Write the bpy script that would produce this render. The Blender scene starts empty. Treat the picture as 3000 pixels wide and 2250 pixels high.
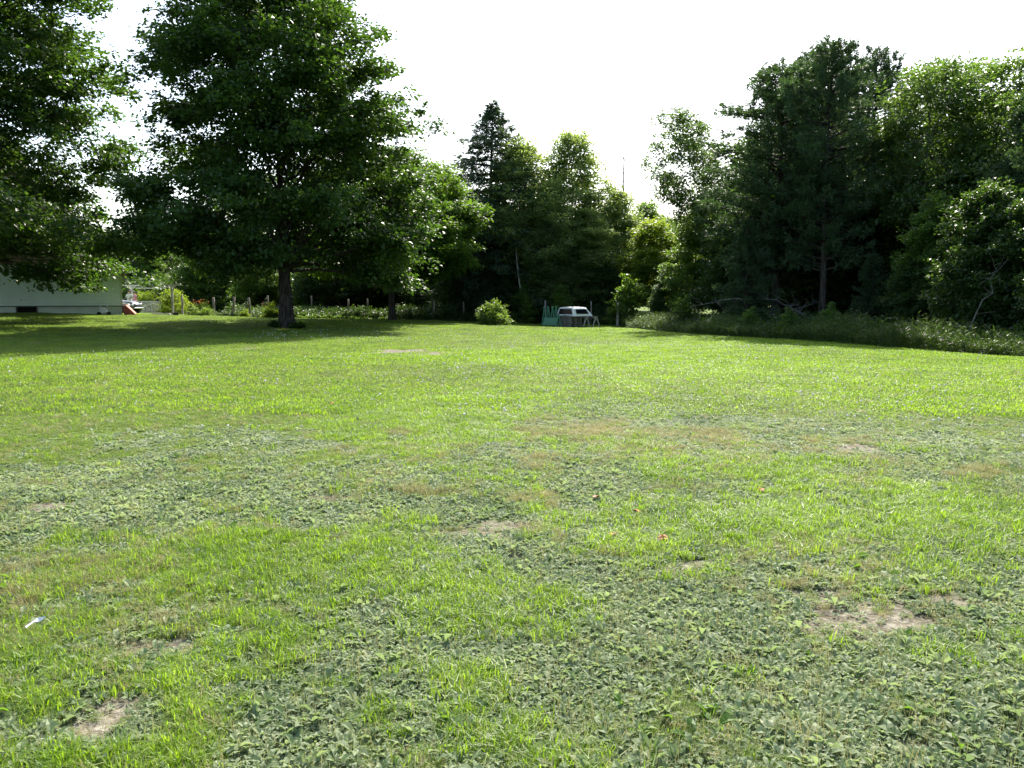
import bpy, math, random
import numpy as np
from mathutils import Vector, Matrix

S = bpy.context.scene
PI = math.pi
rad = math.radians

# ---------------------------------------------------------------- camera
F_PX, H_EYE = 800.0, 1.6                  # focal length in pixels of a 1024 wide frame, eye height
PITCH = math.atan(86.0 / F_PX)
cam_d = bpy.data.cameras.new("camera")
cam = bpy.data.objects.new("camera", cam_d)
S.collection.objects.link(cam)
cam.location = (0, 0, H_EYE)
cam.rotation_euler = (PI / 2 - PITCH, 0, 0)
cam_d.sensor_width = 36.0
cam_d.lens = 36.0 * F_PX / 1024.0
cam_d.clip_start = 0.05
cam_d.clip_end = 2000
S.camera = cam

# ---------------------------------------------------------------- sky and sun
SUN_EL, SUN_AZ = 46.0, 14.0                # degrees; azimuth clockwise from +Y
W = bpy.data.worlds.new("World")
S.world = W
W.use_nodes = True
wn = W.node_tree.nodes
bg = wn["Background"]
sky = wn.new("ShaderNodeTexSky")
sky.sky_type = 'NISHITA'
sky.sun_disc = False
sky.sun_elevation = rad(SUN_EL)
sky.sun_rotation = rad(SUN_AZ)
sky.air_density = 1.0
sky.dust_density = 2.5
sky.ozone_density = 1.0
W.node_tree.links.new(sky.outputs[0], bg.inputs[0])
bg.inputs[1].default_value = 0.15

sun_d = bpy.data.lights.new("sun", 'SUN')
sun_d.energy = 4.7
sun_d.angle = rad(0.55)
sun_d.color = (1.0, 0.94, 0.82)
sun = bpy.data.objects.new("sun", sun_d)
S.collection.objects.link(sun)
sd = Vector((math.sin(rad(SUN_AZ)) * math.cos(rad(SUN_EL)), math.cos(rad(SUN_AZ)) * math.cos(rad(SUN_EL)), math.sin(rad(SUN_EL))))
sun.rotation_euler = sd.to_track_quat('Z', 'Y').to_euler()
sun.location = sd * 60

S.view_settings.view_transform = 'Standard'
S.view_settings.look = 'None'
S.view_settings.gamma = 1.0
S.view_settings.use_curve_mapping = False
S.view_settings.exposure = 1.35
S.render.engine = 'CYCLES'
cy = S.cycles
cy.max_bounces = 7
cy.diffuse_bounces = 4
cy.glossy_bounces = 2
cy.transmission_bounces = 5
cy.transparent_max_bounces = 6
cy.use_denoising = True
try:
    cy.denoiser = 'OPENIMAGEDENOISE'
    cy.denoising_prefilter = 'ACCURATE'
except Exception:
    pass

# ---------------------------------------------------------------- picking places
K = 1024.0 / 2212.0                       # notes were taken on a 2212 wide view of the photograph
CP, SP = math.cos(PITCH), math.sin(PITCH)
EYE = np.array([0, 0, H_EYE])

def px_dir(dx, dy):
    a, b = (dx * K - 512) / F_PX, -(dy * K - 384) / F_PX
    return np.array([a, CP + b * SP, -SP + b * CP])

def at(dx, dy, Y):                        # the point seen at that spot of the photograph, Y metres away
    d = px_dir(dx, dy)
    return EYE + d * (Y / d[1])

def flat(dx, dy):                         # where that sight line meets level ground
    d = px_dir(dx, dy)
    return EYE + d * (H_EYE / -d[2])

# ---------------------------------------------------------------- the lie of the land (thin plate spline through surveyed points)
ctrl = [at(*c) for c in [
    (266, 680, 52), (120, 677, 50.5), (0, 675, 49.5), (374, 681, 53), (420, 682, 58), (500, 684, 59),
    (622, 708, 43), (750, 690, 59), (883, 692, 58), (1000, 695, 60), (1068, 703, 50), (1190, 708, 54),
    (1285, 710, 53), (1340, 703, 58), (1500, 722, 38), (1730, 735, 31.5), (2000, 757, 26), (2212, 775, 22.5),
    (1120, 707, 46), (1250, 722, 41), (1400, 738, 34.5), (303, 677.5, 60), (291, 675, 66), (300, 700, 42), (60, 705, 40), (820, 735, 31), (200, 752, 26)]]
ctrl += [np.array(p) for p in [
    (-9, 3, 0), (0, 3, 0), (9, 3, 0), (-12, 9, 0), (0, 9, 0.0), (12, 9, 0), (-16, 16, .02), (-5, 16, 0.05), (5, 16, 0.0), (16, 16, 0),
    (-3, 23, .06), (7, 24, .02), (-30, 20, .1), (30, 18, -.1), (0, -15, 0), (-40, -15, 0), (40, -15, 0), (-50, 55, .6), (55, 45, .1),
    (0, 90, .0), (-40, 90, .2), (40, 90, .2), (80, 20, 0), (-80, 20, .3)]]
ctrl = np.array(ctrl)

def _tps_kernel(r2):
    return np.where(r2 > 1e-9, .5 * r2 * np.log(np.maximum(r2, 1e-9)), 0)

_n = len(ctrl)
_A = np.zeros((_n + 3, _n + 3))
_d2 = ((ctrl[:, None, :2] - ctrl[None, :, :2]) ** 2).sum(-1)
_A[:_n, :_n] = _tps_kernel(_d2) + np.eye(_n) * 4.0
_A[:_n, _n] = 1; _A[:_n, _n + 1:] = ctrl[:, :2]
_A[_n, :_n] = 1; _A[_n + 1:, :_n] = ctrl[:, :2].T
_w = np.linalg.solve(_A, np.concatenate([ctrl[:, 2], np.zeros(3)]))

_tab = np.random.RandomState(7).rand(256, 256)

def noise2(x, y, s, seed=0):
    x = np.asarray(x) / s + 37.3 * seed + 500; y = np.asarray(y) / s + 91.7 * seed + 500
    xi, yi = np.floor(x).astype(int), np.floor(y).astype(int)
    fx, fy = x - xi, y - yi
    fx, fy = fx * fx * (3 - 2 * fx), fy * fy * (3 - 2 * fy)
    g = lambda i, j: _tab[(xi + i) & 255, (yi + j) & 255]
    return (g(0, 0) * (1 - fx) + g(1, 0) * fx) * (1 - fy) + (g(0, 1) * (1 - fx) + g(1, 1) * fx) * fy

def ground_z(x, y):
    x, y = np.atleast_1d(np.asarray(x, float)), np.atleast_1d(np.asarray(y, float))
    cx, cyy = np.clip(x, -70, 70), np.clip(y, -10, 88)
    z = np.empty_like(x)
    for i in range(0, len(x), 20000):
        sl = slice(i, i + 20000)
        r2 = (cx[sl, None] - ctrl[None, :, 0]) ** 2 + (cyy[sl, None] - ctrl[None, :, 1]) ** 2
        z[sl] = _tps_kernel(r2) @ _w[:_n] + _w[_n] + _w[_n + 1] * cx[sl] + _w[_n + 2] * cyy[sl]
    z += (noise2(x, y, 3.1, 1) - .5) * .07 + (noise2(x, y, .9, 2) - .5) * .025
    return z

def gz(x, y):
    return float(ground_z([x], [y])[0])

def gpt(dx, Y):                           # ground point under column dx of the photograph, Y metres away
    x = 0.0
    for _ in range(4):
        z = gz(x, Y)
        x = (dx * K - 512) / F_PX * (Y * CP - (z - H_EYE) * SP)
    return np.array([x, Y, gz(x, Y)])

# ---------------------------------------------------------------- object helpers
COL = S.collection

def tag(o, label=None, cat=None, group=None, kind=None):
    if label: o['label'] = label
    if cat: o['category'] = cat
    if group: o['group'] = group
    if kind: o['kind'] = kind
    return o

def empty(name, loc, rz=0.0, label=None, cat=None, group=None):
    o = bpy.data.objects.new(name, None)
    o.empty_display_size = .2
    COL.objects.link(o)
    o.location = [float(v) for v in loc]; o.rotation_euler = (0, 0, rz)
    return tag(o, label, cat, group)

def link(name, me, parent=None, loc=None):
    o = bpy.data.objects.new(name, me)
    COL.objects.link(o)
    if parent: o.parent = parent
    if loc is not None: o.location = [float(v) for v in loc]
    return o

def np_mesh(name, V, quads, mat, smooth=False):
    V = np.asarray(V, np.float32); Q = np.asarray(quads, np.int32)
    me = bpy.data.meshes.new(name)
    k = Q.shape[1]
    me.vertices.add(len(V)); me.vertices.foreach_set('co', V.ravel())
    me.loops.add(Q.size); me.loops.foreach_set('vertex_index', Q.ravel())
    me.polygons.add(len(Q)); me.polygons.foreach_set('loop_start', np.arange(0, Q.size, k, dtype=np.int32))
    me.polygons.foreach_set('loop_total', np.full(len(Q), k, np.int32))
    if smooth: me.polygons.foreach_set('use_smooth', np.ones(len(Q), bool))
    me.update(calc_edges=True)
    if mat: me.materials.append(mat)
    return me

class MB:                                 # collects shapes into one mesh
    def __init__(s): s.v, s.f = [], []
    def add(s, vs, fs):
        b = len(s.v); s.v += [tuple(map(float, p)) for p in vs]; s.f += [tuple(i + b for i in f) for f in fs]; return s
    def box(s, c, d, rot=None, taper=1.0):
        c, hx, hy, hz = Vector(c), d[0] / 2, d[1] / 2, d[2] / 2
        vs = [Vector((x * hx * (taper if z > 0 else 1), y * hy * (taper if z > 0 else 1), z * hz)) for z in (-1, 1) for x, y in ((-1, -1), (1, -1), (1, 1), (-1, 1))]
        if rot is not None: vs = [rot @ v for v in vs]
        return s.add([v + c for v in vs], [(0, 3, 2, 1), (4, 5, 6, 7), (0, 1, 5, 4), (1, 2, 6, 5), (2, 3, 7, 6), (3, 0, 4, 7)])
    def bar(s, a, b, w, h):               # square bar from a to b
        a, b = Vector(a), Vector(b); d = b - a
        q = d.to_track_quat('Z', 'Y').to_matrix()
        return s.box((a + b) / 2, (w, h, d.length), q)
    def tube(s, pts, radii, n=6, cap=True, jit=0.0, rng=None):
        pts = [Vector(p) for p in pts]; rows = []
        for i, p in enumerate(pts):
            d = (pts[min(i + 1, len(pts) - 1)] - pts[max(i - 1, 0)])
            if d.length < 1e-6: d = Vector((0, 0, 1))
            d.normalize()
            ref = Vector((0, 1, 0)) if abs(d.y) < .9 else Vector((1, 0, 0))
            u = d.cross(ref).normalized(); w = d.cross(u)
            rows.append([p + (u * math.cos(2 * PI * k / n) + w * math.sin(2 * PI * k / n)) * radii[i] * (1 + (rng.uniform(-jit, jit) if jit else 0)) for k in range(n)])
        vs = [v for r in rows for v in r]; fs = []
        for i in range(len(rows) - 1):
            for k in range(n):
                fs.append((i * n + k, i * n + (k + 1) % n, (i + 1) * n + (k + 1) % n, (i + 1) * n + k))
        if cap:
            fs.append(tuple(range(n))); fs.append(tuple(range((len(rows) - 1) * n, len(rows) * n)))
        return s.add(vs, fs)
    def ell(s, c, r, nu=10, nv=7, rot=None):
        vs, fs = [], []
        for i in range(nv + 1):
            t = PI * i / nv
            for k in range(nu):
                a = 2 * PI * k / nu
                p = Vector((r[0] * math.sin(t) * math.cos(a), r[1] * math.sin(t) * math.sin(a), r[2] * math.cos(t)))
                vs.append((rot @ p if rot is not None else p) + Vector(c))
        for i in range(nv):
            for k in range(nu):
                fs.append((i * nu + k, (i + 1) * nu + k, (i + 1) * nu + (k + 1) % nu, i * nu + (k + 1) % nu))
        return s.add(vs, fs)
    def prism(s, poly, axis, a, b):       # polygon in the other two axes, extruded from a to b along axis
        def P(q, t): l = list(q); l.insert(axis, t); return l
        n = len(poly)
        return s.add([P(q, a) for q in poly] + [P(q, b) for q in poly],
                     [tuple(range(n - 1, -1, -1)), tuple(range(n, 2 * n))] + [(i, (i + 1) % n, n + (i + 1) % n, n + i) for i in range(n)])
    def mesh(s, name, mat, smooth=False):
        me = bpy.data.meshes.new(name); me.from_pydata(s.v, [], s.f); me.update()
        if mat: me.materials.append(mat)
        if smooth: me.polygons.foreach_set('use_smooth', [True] * len(me.polygons))
        return me
    def obj(s, name, mat, parent=None, loc=None, smooth=False):
        return link(name, s.mesh(name, mat, smooth), parent, loc)

# ---------------------------------------------------------------- materials
def new_mat(name):
    m = bpy.data.materials.new(name); m.use_nodes = True
    nt = m.node_tree
    for n in list(nt.nodes): nt.nodes.remove(n)
    out = nt.nodes.new('ShaderNodeOutputMaterial')
    return m, nt, out

def ramp(nt, fac, stops):
    r = nt.nodes.new('ShaderNodeValToRGB')
    e = r.color_ramp.elements
    while len(e) < len(stops): e.new(.5)
    for i, (p, c) in enumerate(stops):
        e[i].position = p; e[i].color = (*c, 1)
    nt.links.new(fac, r.inputs[0])
    return r.outputs[0]

def mixrgb(nt, a, b, f, mode='MIX'):
    m = nt.nodes.new('ShaderNodeMix'); m.data_type = 'RGBA'; m.blend_type = mode
    for s, v in ((m.inputs[0], f), (m.inputs[6], a), (m.inputs[7], b)):
        if isinstance(v, (int, float)): s.default_value = v
        elif isinstance(v, tuple): s.default_value = (*v, 1)
        else: nt.links.new(v, s)
    return m.outputs[2]

def noise(nt, scale, detail=3, coord='Object', rough=.55):
    t = nt.nodes.new('ShaderNodeTexNoise'); t.inputs['Scale'].default_value = scale
    t.inputs['Detail'].default_value = detail; t.inputs['Roughness'].default_value = rough
    if coord == 'World':
        g = nt.nodes.new('ShaderNodeNewGeometry'); nt.links.new(g.outputs['Position'], t.inputs['Vector'])
    else:
        c = nt.nodes.new('ShaderNodeTexCoord'); nt.links.new(c.outputs[coord], t.inputs['Vector'])
    return t.outputs[0]

def solid(name, col, col2=None, rough=.7, metal=0.0, scale=8, bump=0.0, spec=.5, coat=0.0):
    m, nt, out = new_mat(name)
    b = nt.nodes.new('ShaderNodeBsdfPrincipled')
    b.inputs['Roughness'].default_value = rough; b.inputs['Metallic'].default_value = metal
    b.inputs['Specular IOR Level'].default_value = spec
    b.inputs['Coat Weight'].default_value = coat
    col2 = col2 or tuple(c * .75 for c in col)
    n = noise(nt, scale, 5)
    nt.links.new(ramp(nt, n, [(.3, col2), (.7, col)]), b.inputs['Base Color'])
    if bump:
        bp = nt.nodes.new('ShaderNodeBump'); bp.inputs['Strength'].default_value = bump; bp.inputs['Distance'].default_value = .02
        nt.links.new(noise(nt, scale * 5, 4), bp.inputs['Height']); nt.links.new(bp.outputs[0], b.inputs['Normal'])
    nt.links.new(b.outputs[0], out.inputs[0])
    return m

def leaf_mat(name, dark, light, trans, tw=.5, rough=.4, spec=.35, inst=False, nscale=.35, third=None):
    m, nt, out = new_mat(name)
    if inst:
        oi = nt.nodes.new('ShaderNodeObjectInfo'); g2 = nt.nodes.new('ShaderNodeNewGeometry')
        a = nt.nodes.new('ShaderNodeMath'); a.operation = 'MULTIPLY_ADD'
        nt.links.new(oi.outputs['Random'], a.inputs[0]); a.inputs[1].default_value = .6
        b2 = nt.nodes.new('ShaderNodeMath'); b2.operation = 'MULTIPLY'; b2.inputs[1].default_value = .4
        nt.links.new(g2.outputs['Random Per Island'], b2.inputs[0]); nt.links.new(b2.outputs[0], a.inputs[2])
        rnd = a.outputs[0]
    else:
        g = nt.nodes.new('ShaderNodeNewGeometry'); rnd = g.outputs['Random Per Island']
    stops = [(.0, dark), (1., light)] if third is None else [(.0, dark), (.72, light), (.95, third)]
    c = ramp(nt, rnd, stops)
    n = noise(nt, nscale, 2, 'World')
    v = ramp(nt, n, [(.3, (.72, .78, .7)), (.7, (1.2, 1.15, 1.15))])
    c = mixrgb(nt, c, v, 1.0, 'MULTIPLY')
    p = nt.nodes.new('ShaderNodeBsdfPrincipled'); p.inputs['Roughness'].default_value = rough
    p.inputs['Specular IOR Level'].default_value = spec
    nt.links.new(c, p.inputs['Base Color'])
    t = nt.nodes.new('ShaderNodeBsdfTranslucent')
    tc = mixrgb(nt, trans, v, 1.0, 'MULTIPLY')
    nt.links.new(tc, t.inputs['Color'])
    mx = nt.nodes.new('ShaderNodeMixShader'); mx.inputs[0].default_value = tw
    nt.links.new(p.outputs[0], mx.inputs[1]); nt.links.new(t.outputs[0], mx.inputs[2])
    nt.links.new(mx.outputs[0], out.inputs[0])
    return m

def bark_mat(name, a, b, scale=6):
    m, nt, out = new_mat(name)
    p = nt.nodes.new('ShaderNodeBsdfPrincipled'); p.inputs['Roughness'].default_value = .9
    p.inputs['Specular IOR Level'].default_value = .15
    tc = nt.nodes.new('ShaderNodeTexCoord'); mp = nt.nodes.new('ShaderNodeMapping'); mp.inputs['Scale'].default_value = (1, 1, .18)
    nt.links.new(tc.outputs['Object'], mp.inputs[0])
    t = nt.nodes.new('ShaderNodeTexNoise'); t.inputs['Scale'].default_value = scale * 2; t.inputs['Detail'].default_value = 6
    nt.links.new(mp.outputs[0], t.inputs['Vector'])
    nt.links.new(ramp(nt, t.outputs[0], [(.35, a), (.65, b)]), p.inputs['Base Color'])
    bp = nt.nodes.new('ShaderNodeBump'); bp.inputs['Strength'].default_value = .8; bp.inputs['Distance'].default_value = .05
    nt.links.new(t.outputs[0], bp.inputs['Height']); nt.links.new(bp.outputs[0], p.inputs['Normal'])
    nt.links.new(p.outputs[0], out.inputs[0])
    return m

M = {}
M['oak_leaf'] = leaf_mat('oak_leaf', (.024, .054, .014), (.053, .10, .026), (.10, .205, .016), .38, .45, .28)
M['oak_leaf_b'] = leaf_mat('oak_leaf_b', (.026, .065, .013), (.06, .12, .024), (.17, .31, .02), .45, .5, .2)
M['leaf_mid'] = leaf_mat('leaf_mid', (.04, .085, .02), (.085, .145, .036), (.19, .33, .03), .45, .45, .35)
M['leaf_pale'] = leaf_mat('leaf_pale', (.08, .13, .045), (.15, .20, .08), (.34, .46, .085), .5, .45, .4)
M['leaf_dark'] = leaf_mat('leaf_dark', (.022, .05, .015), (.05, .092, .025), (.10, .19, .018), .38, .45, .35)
M['leaf_lime'] = leaf_mat('leaf_lime', (.07, .125, .018), (.115, .17, .028), (.34, .46, .03), .48, .45, .3)
M['leaf_ash'] = leaf_mat('leaf_ash', (.038, .076, .024), (.075, .122, .038), (.15, .265, .03), .42, .45, .35)
M['needle'] = leaf_mat('needle', (.026, .056, .024), (.058, .10, .044), (.085, .16, .035), .34, .5, .25)
M['spruce'] = leaf_mat('spruce', (.026, .052, .030), (.055, .092, .048), (.08, .14, .04), .3, .5, .25)
M['weed_leaf'] = leaf_mat('weed_leaf', (.028, .058, .016), (.058, .098, .026), (.095, .17, .018), .34, .5, .25)
M['bark'] = bark_mat('bark', (.018, .015, .012), (.075, .065, .055))
M['bark_grey'] = bark_mat('bark_grey', (.05, .045, .04), (.17, .16, .145))
M['bark_birch'] = bark_mat('bark_birch', (.13, .12, .105), (.40, .385, .35), 3)
M['dead_wood'] = bark_mat('dead_wood', (.07, .062, .055), (.17, .16, .145))

# ---------------------------------------------------------------- leaves and branches
def leaf_quads(C, D, Nrm, L, Wd, fold=.25):
    """rhombic folded leaves: C base points, D tip directions, Nrm rough normals"""
    D = D / np.linalg.norm(D, axis=1, keepdims=True)
    Sd = np.cross(D, Nrm); Sd /= np.linalg.norm(Sd, axis=1, keepdims=True) + 1e-9
    Up = np.cross(Sd, D)
    L = L[:, None]; Wd = Wd[:, None]
    mid = C + D * L * .48
    V = np.stack([C, mid + Sd * Wd * .5 + Up * Wd * fold, C + D * L, mid - Sd * Wd * .5 + Up * Wd * fold], 1).reshape(-1, 3)
    return V, np.arange(len(V)).reshape(-1, 4)

def spray(rng, centers, per, sub, rad_xy, rad_z, sub_r, L, Wd, droop=.35, out_from=None):
    """leaf sprays: each centre gets `sub` twigs, each twig `per` leaves"""
    n = len(centers)
    a = rng.normal(size=(n, sub, 3)) * np.array([.55, .55, .55])
    a = np.clip(a, -1.1, 1.1)
    sc = centers[:, None, :] + a * np.array([rad_xy, rad_xy, rad_z])
    tw = sc.reshape(-1, 3)
    P = tw[:, None, :] + rng.normal(size=(len(tw), per, 3)) * np.array([sub_r, sub_r, sub_r * .55]) * .6
    P = P.reshape(-1, 3); N = len(P)
    D = rng.normal(size=(N, 3)) * np.array([1, 1, .45]); D[:, 2] -= droop
    if out_from is not None:
        o = P - out_from; o[:, 2] *= .3; o /= np.linalg.norm(o, axis=1, keepdims=True) + 1e-6
        D += o * .8
    Nr = rng.normal(size=(N, 3)) * .55; Nr[:, 2] += 1
    return leaf_quads(P, D, Nr, L * rng.uniform(.7, 1.25, N), Wd * rng.uniform(.75, 1.2, N))

class Skel:
    def __init__(s, rng): s.rng = rng; s.P = []; s.chains = []
    def chain(s, pts, r0, r1):
        s.chains.append((pts, r0, r1)); s.P += [tuple(p) for p in pts]
    def near(s, q, bias=.0):
        A = np.array(s.P); d = np.linalg.norm(A - q, axis=1) + np.maximum(0, A[:, 2] - q[2]) * bias
        return A[int(d.argmin())]
    def mesh(s, name, mat, n=5):
        mb = MB()
        for pts, r0, r1 in s.chains:
            k = len(pts)
            mb.tube(pts, [r0 + (r1 - r0) * i / max(1, k - 1) for i in range(k)], n if r0 < .12 else 9, cap=False)
        return mb.mesh(name, mat, True)

def bend(a, b, rng, sag, k=6, j=.03):
    a, b = np.asarray(a, float), np.asarray(b, float); L = np.linalg.norm(b - a); pts = []
    for i in range(k + 1):
        t = i / k
        p = a + (b - a) * t; p[2] += sag * L * 4 * t * (1 - t) * .5
        if 0 < i < k: p += rng.normal(size=3) * j * L
        pts.append(p)
    return pts

def trunk_mesh(name, mat, pts, r0, r1, rng, flare=1.5, n=14):
    mb = MB(); k = len(pts)
    rr = []
    for i in range(k):
        t = i / (k - 1); h = pts[i][2] - pts[0][2]
        rr.append((r0 + (r1 - r0) * t ** .8) * (1 + (flare - 1) * math.exp(-max(h, 0) / (r0 * 1.6))))
    R = random.Random(int(rng.integers(1e6)))
    mb.tube(pts, rr, n, True, .05, R)
    return mb

def broadleaf(seed, H, base, prof, nlimb, clumps, leaf, mat, bark, r0, rise=.25, per=18, sub=7, cl=(1.0, .42), lean=(0, 0), zlo=None, lowdroop=.0, sub_r=.42, asym=None, tube_n=5, ttop=.93, ball=0.0):
    """returns (trunk mesh, limb mesh, crown mesh); prof: list of (z, radius)"""
    rng = np.random.default_rng(seed)
    zs, rs = [p[0] for p in prof], [p[1] for p in prof]
    R = lambda z: np.interp(z, zs, rs)
    nT = 16
    def tp(z): t = z / H; return np.array([lean[0] * t + .12 * math.sin(3.1 * t + seed) * H / 16, lean[1] * t + .12 * math.cos(2.3 * t + seed) * H / 16, z])
    tops = [tp(z) for z in np.linspace(-.3, H * ttop, nT)]
    tm = trunk_mesh('trunk', bark, tops, r0, r0 * .10, rng)
    sk = Skel(rng)
    sk.P += [tuple(p) for p in tops if p[2] > base * .6]
    C = []
    lo, hi = zs[0], zs[-1]
    for i in range(nlimb):
        f = (i + .5) / nlimb
        zt = lo + (hi - lo) * (f ** .92) + rng.normal() * .15           # height of the limb's outer end
        az = i * 2.399963 + rng.normal() * .25
        Rl = float(R(zt)) * rng.uniform(.82, 1.08)
        if asym is not None: Rl *= asym(az, zt)
        tip0 = tp(zt); 
        end = np.array([tip0[0] + Rl * math.cos(az), tip0[1] + Rl * math.sin(az), zt])
        za = max(base + .2 * rng.random(), zt - Rl * rise - .3 + (lowdroop * Rl if zt < base * 1.6 else 0))
        za = min(za, H * ttop * (.72 + .27 * rng.random()) if ttop < .9 else H * .9)
        a = tp(za)
        pts = bend(a, end, rng, .10, 8, .018)
        rr = max(.03, r0 * .34 * (Rl / max(rs)) ** 1.2 * (1 - .55 * f))
        sk.chain(pts, rr, .018)
        nc = max(3, int(round(clumps * (Rl / max(rs)) ** 1.3)))
        for q in range(nc):
            t = .30 + .72 * rng.random() ** .8
            j = min(t, 1.0) * 8; i0 = min(int(j), 7); p = pts[i0] + (pts[i0 + 1] - pts[i0]) * (j - i0)
            w = Rl * .36 * t
            off = np.array([-math.sin(az), math.cos(az), 0]) * rng.normal() * w * .75
            off[2] = rng.normal() * .26 + .12
            off += np.array([math.cos(az), math.sin(az), 0]) * max(0, t - 1) * Rl
            c = p + off
            if ball and q % 2 == 0:
                c = end + (p - end) * .18 * rng.random() + rng.normal(size=3) * np.array([.85, .85, .62]) * ball; off = c - p
            C.append(c)
            if np.linalg.norm(off) > .5:
                sk.chain(bend(p, c, rng, .05, 3, .04), .028, .008)
    # leader
    for q in range(int(clumps * .9)):
        z = hi - rng.random() * (hi - lo) * .3
        p = tp(min(z, H)); C.append(p + rng.normal(size=3) * np.array([.45, .45, .25]) * max(.5, float(R(z)) * .5))
    C = np.array(C)
    V, Q = spray(rng, C, per, sub, cl[0], cl[1], sub_r, leaf[0], leaf[1], .35, np.array([0, 0, (lo + hi) / 2]))
    if zlo is not None:
        V4 = V.reshape(-1, 4, 3); keep = V4[:, 0, 2] > zlo; V = V4[keep].reshape(-1, 3); Q = np.arange(len(V)).reshape(-1, 4)
    return tm.mesh('trunk', bark, True), sk.mesh('limbs', bark, tube_n), np_mesh('crown', V, Q, mat)

def conifer(seed, H, base, prof, mat, bark, r0, step=.55, nper=5, rise=.15, tufts=26, needle=(.2, .03), lean=(0, 0), droop_tip=0.0, bare=3.0, per=9, width=.35, zf=.16):
    rng = np.random.default_rng(seed)
    zs, rs = [p[0] for p in prof], [p[1] for p in prof]
    def tp(z): t = z / H; return np.array([lean[0] * t, lean[1] * t, z]) + np.array([math.sin(z * .5 + seed), math.cos(z * .4 + seed), 0]) * .06
    tops = [tp(z) for z in np.linspace(-.3, H, 20)]
    tm = trunk_mesh('trunk', bark, tops, r0, .025, rng, 1.35)
    sk = Skel(rng)
    P, D = [], []
    z = base
    while z < H - .15:
        r = float(np.interp(z, zs, rs))
        n = max(3, int(round(nper * rng.uniform(.8, 1.2))))
        a0 = rng.random() * 6.28
        for q in range(n):
            az = a0 + q * 6.283 / n + rng.normal() * .25
            L = r * rng.uniform(.5, 1.18)
            if L < .15: L = .15
            zz = z + rng.normal() * step * .3
            dirh = np.array([math.cos(az), math.sin(az), 0])
            a = tp(zz); pts = []
            for k in range(7):
                t = k / 6
                p = a + dirh * L * t; p[2] += L * (rise * t - droop_tip * t * t)
                pts.append(p)
            sk.chain(pts, max(.015, .012 + .016 * L), .008)
            nt = max(6, int(tufts * (L / max(rs)) ** 1.1))
            t = .22 + .8 * rng.random(nt) ** .75
            pp = np.array([pts[min(int(min(x, .999) * 6), 5)] + (pts[min(int(min(x, .999) * 6), 5) + 1] - pts[min(int(min(x, .999) * 6), 5)]) * (min(x, .999) * 6 % 1) for x in t])
            side = np.array([-math.sin(az), math.cos(az), 0])
            pp = pp + side * (rng.normal(size=(nt, 1)) * width * L * .35 * (1.15 - .7 * t[:, None])) + np.array([0, 0, 1]) * (rng.normal(size=(nt, 1)) * zf * min(1., L))
            P.append(pp); D.append(np.tile(dirh + np.array([0, 0, rise * 1.2 - droop_tip]), (nt, 1)))
        z += step * rng.uniform(.75, 1.25) * (.6 if z > .75 * H else 1)
    # dead stubs below the crown
    zz = bare
    while zz < base:
        az = rng.random() * 6.28; L = rng.uniform(.6, 2.2)
        a = tp(zz); sk.chain(bend(a, a + np.array([math.cos(az) * L, math.sin(az) * L, rng.uniform(-.5, .3)]), rng, -.05, 4, .04), .03, .006); zz += rng.uniform(.25, .7)
    P, D = np.concatenate(P), np.concatenate(D)
    T = np.repeat(P, per, 0); DD = np.repeat(D, per, 0) * 1.0 + rng.normal(size=(len(T), 3)) * .62
    T = T + rng.normal(size=T.shape) * .05
    V, Q = leaf_quads(T, DD, rng.normal(size=T.shape), needle[0] * rng.uniform(.7, 1.3, len(T)), needle[1] * rng.uniform(.8, 1.3, len(T)), .1)
    return tm.mesh('trunk', bark, True), sk.mesh('limbs', bark, 4), np_mesh('crown', V, Q, mat)

def shrub_meshes(seed, rx, ry, h, leaf, mat, n_cl=40, per=16, sub=5, base_dense=True, spiky=.15, bark=None):
    rng = np.random.default_rng(seed)
    C = []
    while len(C) < n_cl:
        p = rng.uniform(-1, 1, 3); p[2] = abs(p[2])
        d = np.linalg.norm(p)
        if d > 1 or d < .35: continue
        C.append(p * np.array([rx, ry, h]) * (1 + rng.normal() * spiky * .5))
    C = np.array(C); C[:, 2] = np.maximum(C[:, 2], .08 * h)
    s = min(rx, h) * .3
    V, Q = spray(rng, C, per, sub, s, s * .8, s * .55, leaf[0], leaf[1], -.25, np.array([0, 0, 0]))
    V[:, 2] = np.maximum(V[:, 2], .01)
    mb = MB()
    for c in C[::3]:
        mb.tube(bend((rng.normal() * rx * .08, rng.normal() * ry * .08, -.05), c, rng, .12, 4, .03), [.02, .017, .013, .009, .004], 4, False)
    return np_mesh('foliage', V, Q, mat), mb.mesh('stems', bark or M['bark_grey'], True)

def place_tree(name, meshes, pos, rz=0., s=1., label='', cat='tree', group=None, sz=None):
    e = empty(name, pos, rz, label, cat, group)
    e.scale = (s, s, sz or s)
    for nm, me in zip(('trunk', 'limbs', 'crown'), meshes):
        link(nm, me, e)
    return e

def place_shrub(name, meshes, pos, rz=0., s=1., label='', cat='shrub', group=None, sz=None):
    e = empty(name, pos, rz, label, cat, group)
    e.scale = (s, s, sz or s)
    for nm, me in zip(('foliage', 'stems'), meshes):
        link(nm, me, e)
    return e

def copy_thing(root, loc, rz, label, s=None):
    r = root.copy(); COL.objects.link(r); r.location = [float(v) for v in loc]; r.rotation_euler = (0, 0, rz)
    if s: r.scale = (s, s, s)
    r['label'] = label
    for ch in list(root.children):
        c = ch.copy(); COL.objects.link(c); c.parent = r
        for g in list(ch.children):
            d = g.copy(); COL.objects.link(d); d.parent = c
    return r

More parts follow.
